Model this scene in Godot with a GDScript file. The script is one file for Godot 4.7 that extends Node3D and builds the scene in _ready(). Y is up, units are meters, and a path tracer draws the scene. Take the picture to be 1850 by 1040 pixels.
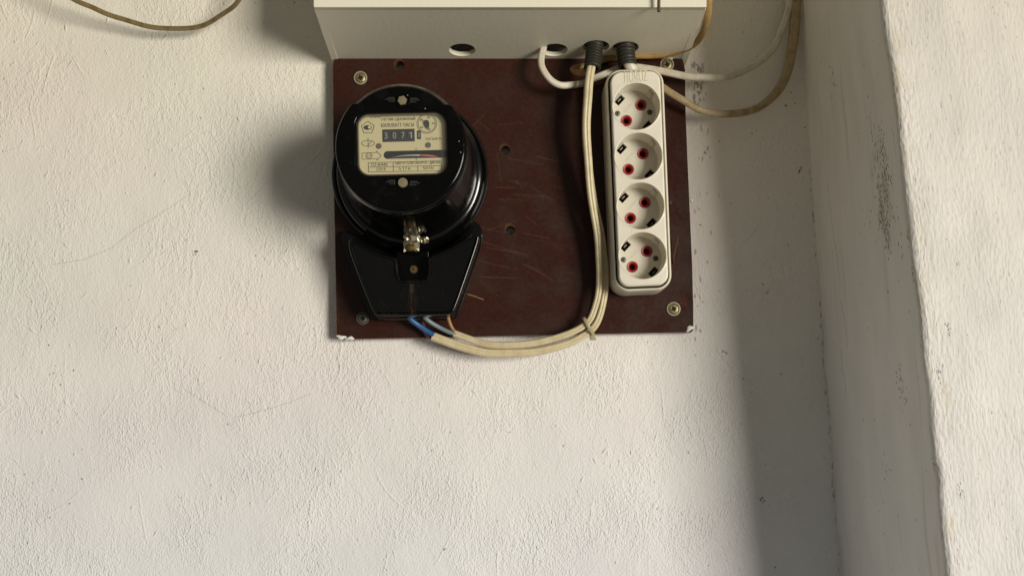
extends Node3D
# A black electricity meter and a white power strip on a brown board, under a painted box on a rough white wall.
# Sizes were read off the photograph: one of its pixels is 0.48 mm at the wall, the eye is 1 m from the wall.

const PX := 0.00048
const EYE := 1.0
const VX := 890.0
const VY := 760.0

var rng := RandomNumberGenerator.new()
var mats := {}

# ---------------------------------------------------------------- measuring
func at(x: float, y: float, z: float) -> Vector3:
	var k := PX * (1.0 - z / EYE)
	return Vector3((x - VX) * k, (VY - y) * k, z)

func path_at(list: Array, zs: Array) -> PackedVector3Array:
	var out := PackedVector3Array()
	for i in list.size():
		out.append(at(list[i].x, list[i].y, zs[i]))
	return out

# ---------------------------------------------------------------- things and parts
func thing(called: String, label: String, category: String, pos: Vector3, group := "") -> Node3D:
	var o := Node3D.new()
	o.name = called
	o.position = pos
	add_child(o, true)
	tag(o, label, category, group)
	return o

func tag(o: Node, label: String, category := "", group := "", kind := "") -> void:
	if label: o.set_meta("label", label)
	if category: o.set_meta("category", category)
	if group: o.set_meta("group", group)
	if kind: o.set_meta("kind", kind)

func origin_of(n: Node) -> Vector3:
	var o := Vector3.ZERO
	while n != self and n is Node3D:
		o += (n as Node3D).position
		n = n.get_parent()
	return o

# ---------------------------------------------------------------- shapes: triangles gathered in S, then committed
class S:
	var v := PackedVector3Array()
	var uv := PackedVector2Array()
	func tri(a: Vector3, b: Vector3, c: Vector3, ua := Vector2.ZERO, ub := Vector2.ZERO, uc := Vector2.ZERO) -> void:
		v.append(a); v.append(b); v.append(c)
		uv.append(ua); uv.append(ub); uv.append(uc)
	func quad(a: Vector3, b: Vector3, c: Vector3, d: Vector3) -> void:
		tri(a, b, c); tri(a, c, d)
	func merge(o: S) -> void:
		v.append_array(o.v); uv.append_array(o.uv)
	func moved(t: Transform3D) -> S:
		for i in v.size():
			v[i] = t * v[i]
		return self

func build(called: String, s: S, mat: Material, parent: Node, crease := 35.0, turn := true) -> MeshInstance3D:
	var off := origin_of(parent)
	var n := s.v.size() / 3
	var vol := 0.0
	var mid := Vector3.ZERO
	for p in s.v: mid += p
	mid /= maxf(1.0, s.v.size())
	for i in n:
		vol += (s.v[i * 3] - mid).dot((s.v[i * 3 + 1] - mid).cross(s.v[i * 3 + 2] - mid))
	var v := s.v.duplicate()
	var uv := s.uv.duplicate()
	if turn and vol > 0.0:       # Godot's front faces run clockwise
		for i in n:
			var t := v[i * 3 + 1]; v[i * 3 + 1] = v[i * 3 + 2]; v[i * 3 + 2] = t
			var u := uv[i * 3 + 1]; uv[i * 3 + 1] = uv[i * 3 + 2]; uv[i * 3 + 2] = u
	var fn := PackedVector3Array()
	var near := {}
	for i in n:
		fn.append((v[i * 3 + 2] - v[i * 3]).cross(v[i * 3 + 1] - v[i * 3]))
		for k in 3:
			var key := Vector3i((v[i * 3 + k] * 200000.0).round())
			if not near.has(key): near[key] = PackedInt32Array()
			near[key].append(i)
	var un := PackedVector3Array()
	for f in fn: un.append(f.normalized())
	var limit := cos(deg_to_rad(crease))
	var nn := PackedVector3Array()
	nn.resize(v.size())
	for i in n:
		for k in 3:
			var key := Vector3i((v[i * 3 + k] * 200000.0).round())
			var sum := Vector3.ZERO
			for j in near[key]:
				if un[i].dot(un[j]) >= limit: sum += fn[j]
			nn[i * 3 + k] = sum.normalized() if sum.length() > 0.0 else un[i]
	for i in v.size(): v[i] -= off
	var a := []
	a.resize(Mesh.ARRAY_MAX)
	a[Mesh.ARRAY_VERTEX] = v
	a[Mesh.ARRAY_NORMAL] = nn
	a[Mesh.ARRAY_TEX_UV] = uv
	var m := ArrayMesh.new()
	m.add_surface_from_arrays(Mesh.PRIMITIVE_TRIANGLES, a)
	var o := MeshInstance3D.new()
	o.name = called
	o.mesh = m
	o.material_override = mat
	m.surface_set_material(0, mat)
	parent.add_child(o, true)
	return o

func loft(rings: Array, closed := true, cap_first := false, cap_last := false, uvw := Vector2(1, 1)) -> S:
	var s := S.new()
	for r in rings.size() - 1:
		var a: PackedVector3Array = rings[r]
		var b: PackedVector3Array = rings[r + 1]
		var n := a.size()
		for i in (n if closed else n - 1):
			var j := (i + 1) % n
			var u0 := float(i) / n * uvw.x
			var u1 := float(i + 1) / n * uvw.x
			var w0 := float(r) / (rings.size() - 1) * uvw.y
			var w1 := float(r + 1) / (rings.size() - 1) * uvw.y
			s.tri(a[i], b[j], a[j], Vector2(u0, w0), Vector2(u1, w1), Vector2(u1, w0))
			s.tri(a[i], b[i], b[j], Vector2(u0, w0), Vector2(u0, w1), Vector2(u1, w1))
	if cap_first: s.merge(fan(rings[0], true))
	if cap_last: s.merge(fan(rings[-1], false))
	return s

func fan(ring: PackedVector3Array, back: bool) -> S:
	var s := S.new()
	var c := Vector3.ZERO
	for p in ring: c += p
	c /= ring.size()
	for i in ring.size():
		var j := (i + 1) % ring.size()
		if back: s.tri(c, ring[i], ring[j])
		else: s.tri(c, ring[j], ring[i])
	return s

func lathe(profile: Array, seg: int, where := Transform3D(), cap_first := false, cap_last := false) -> S:
	var rings := []
	for p in profile:
		var ring := PackedVector3Array()
		for i in seg:
			var t := TAU * i / seg
			ring.append(where * Vector3(cos(t) * p.x, sin(t) * p.x, p.y))
		rings.append(ring)
	return loft(rings, true, cap_first, cap_last)

func flat_ring(poly: PackedVector2Array, z: float, t := Transform3D()) -> PackedVector3Array:
	var out := PackedVector3Array()
	for p in poly: out.append(t * Vector3(p.x, p.y, z))
	return out

func rounded(hw: float, hl: float, r: float, n := 8) -> PackedVector2Array:
	var out := PackedVector2Array()
	for q in 4:
		var c := Vector2((hw - r) * (1 if q == 0 or q == 3 else -1), (hl - r) * (1 if q < 2 else -1))
		for i in n + 1:
			var t := PI / 2 * (q + float(i) / n)
			out.append(c + Vector2(cos(t), sin(t)) * r)
	return out

func ngon(r: float, n: int, turn := 0.0) -> PackedVector2Array:
	var out := PackedVector2Array()
	for i in n:
		out.append(Vector2(cos(turn + TAU * i / n), sin(turn + TAU * i / n)) * r)
	return out

func inset(poly: PackedVector2Array, d: float) -> PackedVector2Array:
	var out := PackedVector2Array()
	var n := poly.size()
	for i in n:
		var a := (poly[i] - poly[(i + n - 1) % n]).normalized()
		var b := (poly[(i + 1) % n] - poly[i]).normalized()
		var m := (a.orthogonal() + b.orthogonal()).normalized()
		out.append(poly[i] + m * d * -1.0 / maxf(0.5, m.dot(a.orthogonal())))
	return out

func ray_hit(poly: PackedVector2Array, c: Vector2, t: float) -> Vector2:
	var d := Vector2(cos(t), sin(t))
	var best := -1.0
	var n := poly.size()
	for i in n:
		var a := poly[i] - c
		var e := poly[(i + 1) % n] - poly[i]
		var den := d.cross(e)
		if absf(den) < 1e-14: continue
		var k := a.cross(e) / den
		var u := a.cross(d) / den
		if k > 0.0 and u > -1e-6 and u < 1.0 + 1e-6 and k > best: best = k
	return c + d * best

func angles_of(polys: Array, c: Vector2) -> PackedFloat32Array:
	var list := []
	for poly in polys:
		for p in poly: list.append(fposmod((p - c).angle(), TAU))
	list.sort()
	var out := PackedFloat32Array()
	for a in list:
		if out.is_empty() or a - out[-1] > 0.002: out.append(a)
	return out

func radial(poly: PackedVector2Array, c: Vector2, angles: PackedFloat32Array) -> PackedVector2Array:
	var out := PackedVector2Array()
	for t in angles: out.append(ray_hit(poly, c, t))
	return out

func chaikin(p: PackedVector2Array) -> PackedVector2Array:
	var out := PackedVector2Array()
	for i in p.size():
		var q := p[(i + 1) % p.size()]
		out.append(p[i].lerp(q, 0.22)); out.append(p[i].lerp(q, 0.78))
	return out

func box(c: Vector3, size: Vector3, bevel := 0.0, t := Transform3D()) -> S:
	var h := size / 2
	var b := minf(bevel, minf(h.x, minf(h.y, h.z)) * 0.9)
	var rings := []
	var outline := rounded(h.x, h.y, maxf(b, 1e-5), 3) if b > 0.0 else PackedVector2Array([Vector2(h.x, h.y), Vector2(-h.x, h.y), Vector2(-h.x, -h.y), Vector2(h.x, -h.y)])
	var steps := [[0.0, -h.z], [0.0, h.z]] if b == 0.0 else [[b, -h.z], [b * 0.3, -h.z + b * 0.3], [0.0, -h.z + b], [0.0, h.z - b], [b * 0.3, h.z - b * 0.3], [b, h.z]]
	for st in steps:
		var k := Vector2((h.x - st[0]) / h.x, (h.y - st[0]) / h.y)
		var ring := PackedVector3Array()
		for p in outline: ring.append(t * (c + Vector3(p.x * k.x, p.y * k.y, st[1])))
		rings.append(ring)
	return loft(rings, true, true, true)

func pierced(outline: PackedVector2Array, holes: Array, z0: float, z1: float, t := Transform3D()) -> S:
	# a slab with holes right through it, each hole bridged to the outline for cutting into triangles
	var all := [outline]
	all.append_array(holes)
	var poly := PackedVector2Array()
	for p in outline: poly.append(p * 1000.0)
	if Geometry2D.is_polygon_clockwise(poly): poly.reverse()
	for h in holes:
		var hp := PackedVector2Array()
		for p in h: hp.append(p * 1000.0)
		if not Geometry2D.is_polygon_clockwise(hp): hp.reverse()
		var best := INF
		var bi := 0; var bj := 0
		for i in poly.size():
			for j in hp.size():
				var d := poly[i].distance_squared_to(hp[j])
				if d < best:
					best = d; bi = i; bj = j
		var nudge := (hp[bj] - poly[bi]).orthogonal().normalized() * 0.0005
		var out := PackedVector2Array()
		for i in bi + 1: out.append(poly[i])
		for j in hp.size(): out.append(hp[(bj + j) % hp.size()])
		out.append(hp[bj] + nudge)
		out.append(poly[bi] + nudge)
		for i in range(bi + 1, poly.size()): out.append(poly[i])
		poly = out
	var s := S.new()
	var ti := Geometry2D.triangulate_polygon(poly)
	if ti.is_empty(): push_warning("a slab could not be cut")
	for i in ti.size() / 3:
		var a := poly[ti[i * 3]] / 1000.0; var b := poly[ti[i * 3 + 1]] / 1000.0; var c := poly[ti[i * 3 + 2]] / 1000.0
		if (b - a).cross(c - a) > 0.0:
			var q := b; b = c; c = q
		s.tri(t * Vector3(a.x, a.y, z1), t * Vector3(b.x, b.y, z1), t * Vector3(c.x, c.y, z1))
		s.tri(t * Vector3(a.x, a.y, z0), t * Vector3(c.x, c.y, z0), t * Vector3(b.x, b.y, z0))
	for k in all.size():
		var ring: PackedVector2Array = all[k].duplicate()
		if Geometry2D.is_polygon_clockwise(ring) != (k > 0): ring.reverse()
		s.merge(loft([flat_ring(ring, z0, t), flat_ring(ring, z1, t)]))
	return s

func bar(a: Vector3, b: Vector3, w: float, d: float) -> S:      # a flat bar lying in a plane of constant z
	var dir := (b - a)
	var t := Transform3D(Basis(Vector3(0, 0, 1), atan2(dir.y, dir.x)), (a + b) / 2)
	return box(Vector3.ZERO, Vector3(dir.length(), w, d), 0.0, t)

func smooth_path(p: PackedVector3Array, per: int) -> PackedVector3Array:
	var out := PackedVector3Array()
	for i in p.size() - 1:
		var a := p[maxi(i - 1, 0)]
		var d := p[mini(i + 2, p.size() - 1)]
		for k in per: out.append(p[i].cubic_interpolate(p[i + 1], a, d, float(k) / per))
	out.append(p[-1])
	return out

func sweep(path: PackedVector3Array, widths: Array, thick: float, groove := 0.0, per := 8, wob := 0.0) -> S:
	var p := smooth_path(path, per)
	var n := p.size()
	var rings := []
	var seed_at := rng.randf() * 100.0
	for i in n:
		var tan := (p[mini(i + 1, n - 1)] - p[maxi(i - 1, 0)]).normalized()
		var side := tan.cross(Vector3(0, 0, 1))
		if side.length() < 0.05: side = Vector3(1, 0, 0)
		side = side.normalized()
		var up := side.cross(tan).normalized()
		var f := float(i) / (n - 1) * (widths.size() - 1)
		var w := lerpf(widths[int(f)], widths[mini(int(f) + 1, widths.size() - 1)], f - int(f))
		var c := p[i] + side * sin(seed_at + i * 0.37) * wob + up * sin(seed_at * 2.0 + i * 0.23) * wob
		var ring := PackedVector3Array()
		for k in 32:
			var t := TAU * k / 32
			var x := cos(t)
			var y := sin(t) * (1.0 - groove * exp(-x * x * 60.0))
			x = signf(x) * pow(absf(x), 0.85) if groove > 0.0 else x
			ring.append(c + side * x * w / 2 + up * y * thick / 2)
		rings.append(ring)
	return loft(rings, true, true, true, Vector2(1, n * 0.15))

func lettering(text: String, height: float, wide: float, t: Transform3D, depth := 0.00012, bold := false) -> S:
	# height: of a capital; wide: overall width, 0 keeps the font's own
	var m := TextMesh.new()
	var f := SystemFont.new()
	f.font_names = PackedStringArray(["Droid Sans"])
	if bold: f.font_weight = 700
	m.font = f
	m.font_size = 32
	m.pixel_size = 0.01
	m.curve_step = 2.0
	m.depth = 0.01
	m.text = text
	var s := S.new()
	var arr := m.get_mesh_arrays()
	var vs: PackedVector3Array = arr[Mesh.ARRAY_VERTEX]
	if vs.is_empty(): return s
	var lo := vs[0]; var hi := vs[0]
	for p in vs:
		lo = lo.min(p); hi = hi.max(p)
	var ky := height / 0.228
	var kx := wide / (hi.x - lo.x) if wide > 0.0 else ky
	var mid := (lo + hi) / 2
	var base := 0.0
	base = lo.y + 0.114 if (hi.y - lo.y) < 0.26 else mid.y
	var idx = arr[Mesh.ARRAY_INDEX]
	var order: PackedInt32Array = idx if idx != null else PackedInt32Array(range(vs.size()))
	for i in order.size() / 3:
		var q := []
		for k in 3:
			var p := vs[order[i * 3 + k]]
			q.append(t * Vector3((p.x - mid.x) * kx, (p.y - base) * ky, (p.z - mid.z) / 0.01 * depth))
		s.tri(q[0], q[1], q[2])
	return s

# ---------------------------------------------------------------- materials
func mat(called: String, color: Color, rough: float, metal := 0.0, spec := 0.5) -> StandardMaterial3D:
	if mats.has(called): return mats[called]
	var m := StandardMaterial3D.new()
	m.resource_name = called
	m.albedo_color = color
	m.roughness = rough
	m.metallic = metal
	m.metallic_specular = spec
	mats[called] = m
	return m

func noise_image(w: int, h: int, seed_: int, freq: float, oct: int, fractal := FastNoiseLite.FRACTAL_FBM, sx := 1.0, sy := 1.0) -> PackedByteArray:
	var f := FastNoiseLite.new()
	f.seed = seed_
	f.noise_type = FastNoiseLite.TYPE_SIMPLEX_SMOOTH
	f.frequency = freq
	f.fractal_type = fractal
	f.fractal_octaves = oct
	var im := f.get_image(maxi(8, int(w / sx)), maxi(8, int(h / sy)), false, false, true)
	im.convert(Image.FORMAT_L8)
	if im.get_width() != w or im.get_height() != h: im.resize(w, h, Image.INTERPOLATE_CUBIC)
	return im.get_data()

func dab(im: Image, x: float, y: float, rx: float, ry: float, turn: float, c: Color, a: float) -> void:
	var r := ceili(maxf(rx, ry) + 1.0)
	var cs := cos(turn); var sn := sin(turn)
	for j in range(maxi(0, int(y) - r), mini(im.get_height(), int(y) + r + 1)):
		for i in range(maxi(0, int(x) - r), mini(im.get_width(), int(x) + r + 1)):
			var dx := i - x; var dy := j - y
			var u := (dx * cs + dy * sn) / rx
			var w := (-dx * sn + dy * cs) / ry
			var d := u * u + w * w
			if d < 1.4:
				im.set_pixel(i, j, im.get_pixel(i, j).lerp(c, a * clampf((1.4 - d) / 0.8, 0.0, 1.0)))

func scratch(im: Image, pts: Array, w: float, c: Color, a: float) -> void:
	for k in pts.size() - 1:
		var p: Vector2 = pts[k]; var q: Vector2 = pts[k + 1]
		var n := int(p.distance_to(q) / 0.7) + 1
		for i in n:
			var m := p.lerp(q, float(i) / n)
			dab(im, m.x, m.y, w, w, 0.0, c, a * rng.randf_range(0.4, 1.0))

func height_tex(data: PackedFloat32Array, w: int, h: int) -> ImageTexture:
	return ImageTexture.create_from_image(Image.create_from_data(w, h, false, Image.FORMAT_RF, data.to_byte_array()))

# ---------------------------------------------------------------- scene
func _ready() -> void:
	rng.seed = 71
	var cam := Camera3D.new()
	cam.name = "camera"
	add_child(cam)
	cam.position = Vector3(0, 0, EYE)
	cam.near = 0.05
	cam.far = 20.0
	cam.projection = Camera3D.PROJECTION_FRUSTUM
	cam.size = 1040.0 * PX * cam.near / EYE
	cam.frustum_offset = Vector2((925.0 - VX) * PX, (VY - 520.0) * PX) * cam.near / EYE
	cam.current = true

	var e := Environment.new()
	e.background_mode = Environment.BG_COLOR
	e.background_color = Color(0.140, 0.136, 0.124).linear_to_srgb()
	e.background_energy_multiplier = 1.0
	e.tonemap_mode = Environment.TONE_MAPPER_LINEAR
	e.tonemap_exposure = 1.0
	e.sdfgi_enabled = true
	e.ssao_enabled = true
	e.ssil_enabled = true
	var we := WorldEnvironment.new()
	we.name = "environment"
	we.environment = e
	add_child(we)
	# daylight from an open doorway to the right, behind the eye
	var door := AreaLight3D.new()
	door.name = "doorway_daylight"
	door.area_size = Vector2(2.15, 2.25)
	door.light_color = Color(1.0, 0.98, 0.94)
	door.light_energy = 51.5
	door.shadow_enabled = true
	add_child(door)
	door.look_at_from_position(Vector3(4.3, 0.02, 5.7), Vector3(0.0, 0.2, 0.0))

	make_wall()
	make_pier()
	make_board()
	make_box()
	make_meter()
	make_strip()
	make_tubes()
	make_cables()

# ---------------------------------------------------------------- the wall
const WX0 := -0.56
const WY1 := 0.50
const WW := 0.92
const WH := 0.74
const TW := 2048
const TH := 1648

func wall_px(x: float, y: float) -> Vector2:
	var p := at(x, y, 0.0)
	return Vector2((p.x - WX0) / WW * TW, (WY1 - p.y) / WH * TH)

func make_wall() -> void:
	var fine := noise_image(TW, TH, 3, 0.23, 2, FastNoiseLite.FRACTAL_FBM, 1.0, 1.6)
	var lump := noise_image(TW, TH, 8, 0.060, 3, FastNoiseLite.FRACTAL_FBM, 1.0, 1.5)
	var crust := noise_image(TW, TH, 21, 0.045, 3, FastNoiseLite.FRACTAL_RIDGED, 1.0, 1.9)
	var where := noise_image(TW, TH, 30, 0.0045, 3)
	var hgt := PackedFloat32Array()
	hgt.resize(TW * TH)
	for j in TH:
		var down := clampf((float(j) / TH - 0.3) * 1.6, 0.0, 1.0)
		for i in TW:
			var k := j * TW + i
			var m := smoothstep(0.22, 0.80, where[k] / 255.0)
			var c := maxf(0.0, crust[k] / 255.0 - 0.62)
			hgt[k] = fine[k] / 255.0 * (0.40 + 0.46 * m * (0.5 + down)) + lump[k] / 255.0 * (0.28 + 0.34 * m) + c * (0.1 + 0.95 * m)
	# flakes, curls and runs of thick paint
	for n in 900:
		var x := rng.randf() * TW
		var y := rng.randf() * TH
		var len := rng.randf_range(1.5, 9.0) if n % 4 == 0 else rng.randf_range(1.2, 3.5)
		bump(hgt, x, y, len, rng.randf_range(1.2, 2.6), rng.randf_range(-0.9, 0.9) + PI / 2, rng.randf_range(0.25, 1.1))
	for n in 150:      # strokes of the brush and trowel
		var q := Vector2(rng.randf() * TW, rng.randf() * TH)
		var dir := rng.randf_range(0.9, 2.3)
		var bend := rng.randf_range(-0.03, 0.03)
		var tall := rng.randf_range(0.12, 0.42)
		for k in rng.randi_range(8, 34):
			bump(hgt, q.x, q.y, 3.4, rng.randf_range(1.4, 2.2), dir, tall * rng.randf_range(0.5, 1.0))
			dir += bend
			q += Vector2.from_angle(dir) * 3.2
	for r in [[615, 615, 612, 690, 0.5], [855, 850, 850, 960, 0.3], [350, 425, 345, 520, 0.35], [1195, 700, 1200, 755, 0.5], [482, 905, 505, 880, 0.7], [700, 1000, 692, 1035, 0.6], [560, 905, 556, 960, 0.5], [25, 112, 16, 118, 0.9], [140, 165, 160, 168, 0.7], [210, 206, 238, 218, 0.7], [5, 275, 38, 265, 0.8], [65, 268, 80, 264, 0.8]]:
		var a := wall_px(r[0], r[1]); var b := wall_px(r[2], r[3])
		var steps := int(a.distance_to(b) / 2.5) + 1
		for i in steps:
			var q := a.lerp(b, float(i) / steps) + Vector2(rng.randf_range(-1, 1), 0)
			bump(hgt, q.x, q.y, 2.6, 1.8, PI / 2, r[4] * rng.randf_range(0.3, 0.8))

	var tone := noise_image(TW / 4, TH / 4, 44, 0.012, 4)
	var tint := noise_image(TW / 4, TH / 4, 51, 0.006, 2)
	var small := Image.create(TW / 4, TH / 4, false, Image.FORMAT_RGB8)
	for j in TH / 4:
		var y := float(j) / (TH / 4)
		for i in TW / 4:
			var k := j * (TW / 4) + i
			var t := tone[k] / 255.0 - 0.5
			var q := tint[k] / 255.0 - 0.5
			# warm light from above, tinted into the paint colour towards the top
			var warm_light := clampf(1.0 - y * 1.15, 0.0, 1.0)
			small.set_pixel(i, j, Color(0.893 + warm_light * 0.008 + t * 0.036 + q * 0.020, 0.889 + t * 0.036 - q * 0.006 - warm_light * 0.032, 0.888 + t * 0.030 + q * 0.006 - warm_light * 0.118))
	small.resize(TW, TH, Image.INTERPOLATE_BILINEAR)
	var dirt := Color(0.24, 0.21, 0.17)
	for n in 240:
		var s := rng.randf_range(0.5, 1.4)
		dab(small, rng.randf() * TW, rng.randf() * TH, s, s * rng.randf_range(0.7, 1.8), rng.randf() * PI, dirt, rng.randf_range(0.3, 0.8))
	for d in [[351, 455, 5.0], [446, 602, 2.0], [410, 765, 2.2], [361, 212, 2.2], [1376, 900, 4.0], [1380, 905, 3.0], [1312, 636, 3.0], [1306, 634, 2.5], [1272, 178, 2.5], [1266, 405, 2.5], [1420, 190, 3.0], [1445, 308, 4.0], [1447, 302, 3.0], [802, 992, 3.0], [1359, 240, 2.0], [920, 780, 1.8], [905, 768, 1.6], [897, 760, 1.6], [1018, 805, 2.0], [812, 780, 1.8], [1412, 676, 2.0], [1387, 527, 2.4], [870, 640, 2.0], [845, 646, 1.6], [1256, 640, 1.8]]:
		var p := wall_px(d[0], d[1])
		for k in 5:
			dab(small, p.x + rng.randf_range(-1, 1) * d[2] * 0.8, p.y + rng.randf_range(-1, 1) * d[2] * 0.8, d[2] * 0.42, d[2] * 0.3, rng.randf() * PI, dirt, 0.55)
	for n in 26:   # dirt along the board's right edge
		var p := wall_px(rng.randf_range(1255, 1285), rng.randf_range(105, 620))
		dab(small, p.x, p.y, rng.randf_range(0.8, 2.2), rng.randf_range(1.5, 7.0), rng.randf_range(-0.2, 0.2), Color(0.45, 0.42, 0.37), 0.5)
	for n in 22:
		var p := wall_px(rng.randf_range(1250, 1272), rng.randf_range(108, 190))
		dab(small, p.x, p.y, rng.randf_range(1.0, 3.0), rng.randf_range(2.0, 8.0), rng.randf_range(-0.2, 0.2), Color(0.36, 0.33, 0.28), 0.45)
	for l in [[[95, 477], [150, 468], [200, 446], [245, 411], [290, 384]], [[290, 384], [340, 350]], [[330, 702], [362, 722], [410, 752]], [[425, 753], [470, 742], [520, 727], [560, 710]], [[1286, 936], [1289, 950], [1286, 964]]]:
		var pts := []
		for q in l: pts.append(wall_px(q[0], q[1]))
		scratch(small, pts, 0.62, Color(0.42, 0.38, 0.32), 0.26)
	for k in 60:    # grime in the inner corner
		var y := rng.randf_range(300, 1040)
		var p := wall_px(1445 + 75.0 * y / 1040.0 - rng.randf_range(0, 5), y)
		dab(small, p.x, p.y, rng.randf_range(0.5, 1.0), rng.randf_range(2, 7), 0.07, Color(0.25, 0.2, 0.16), 0.3)

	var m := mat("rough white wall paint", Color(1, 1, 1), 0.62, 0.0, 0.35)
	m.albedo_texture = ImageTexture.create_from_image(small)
	m.heightmap_enabled = true
	m.heightmap_scale = 0.084
	m.heightmap_texture = height_tex(hgt, TW, TH)
	# the plaster itself is not flat
	var f := FastNoiseLite.new()
	f.seed = 5; f.frequency = 9.0; f.fractal_octaves = 3
	var nx := 400; var ny := 320        # the wall runs on past the picture
	var vs := PackedVector3Array(); var ns := PackedVector3Array(); var us := PackedVector2Array(); var ix := PackedInt32Array()
	for j in ny + 1:
		for i in nx + 1:
			var x := -1.5 + 2.0 * i / nx; var y := 0.9 - 1.6 * j / ny
			var d := 0.0010
			var z := f.get_noise_2d(x, y) * d - d
			var zx := (f.get_noise_2d(x + 0.004, y) * d - d - z) / 0.004
			var zy := (f.get_noise_2d(x, y + 0.004) * d - d - z) / 0.004
			vs.append(Vector3(x, y, z)); ns.append(Vector3(-zx, -zy, 1).normalized()); us.append(Vector2((x - WX0) / WW, (WY1 - y) / WH))
			if i < nx and j < ny:
				var k := j * (nx + 1) + i
				ix.append_array(PackedInt32Array([k, k + 1, k + nx + 2, k, k + nx + 2, k + nx + 1]))
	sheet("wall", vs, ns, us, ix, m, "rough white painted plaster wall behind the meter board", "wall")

func bump(h: PackedFloat32Array, x: float, y: float, rx: float, ry: float, turn: float, add: float) -> void:
	var r := ceili(maxf(rx, ry) * 1.8)
	var cs := cos(turn); var sn := sin(turn)
	for j in range(maxi(0, int(y) - r), mini(TH, int(y) + r + 1)):
		for i in range(maxi(0, int(x) - r), mini(TW, int(x) + r + 1)):
			var dx := i - x; var dy := j - y
			var u := (dx * cs + dy * sn) / rx
			var w := (-dx * sn + dy * cs) / ry
			h[j * TW + i] += add * exp(-(u * u + w * w) * 1.6)

func sheet(called: String, vs: PackedVector3Array, ns: PackedVector3Array, us: PackedVector2Array, ix: PackedInt32Array, m: Material, label: String, category: String) -> void:
	var a := []
	a.resize(Mesh.ARRAY_MAX)
	a[Mesh.ARRAY_VERTEX] = vs; a[Mesh.ARRAY_NORMAL] = ns; a[Mesh.ARRAY_TEX_UV] = us; a[Mesh.ARRAY_INDEX] = ix
	var me := ArrayMesh.new()
	me.add_surface_from_arrays(Mesh.PRIMITIVE_TRIANGLES, a)
	me.surface_set_material(0, m)
	var o := MeshInstance3D.new()
	o.name = called
	o.mesh = me
	add_child(o, true)
	tag(o, label, category, "", "structure")

# ---------------------------------------------------------------- the pier at the right
const PIER_Z := 0.180
const PIER_S := 0.30      # metres of its girth that one texture covers
const PIER_H := 0.74

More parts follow.
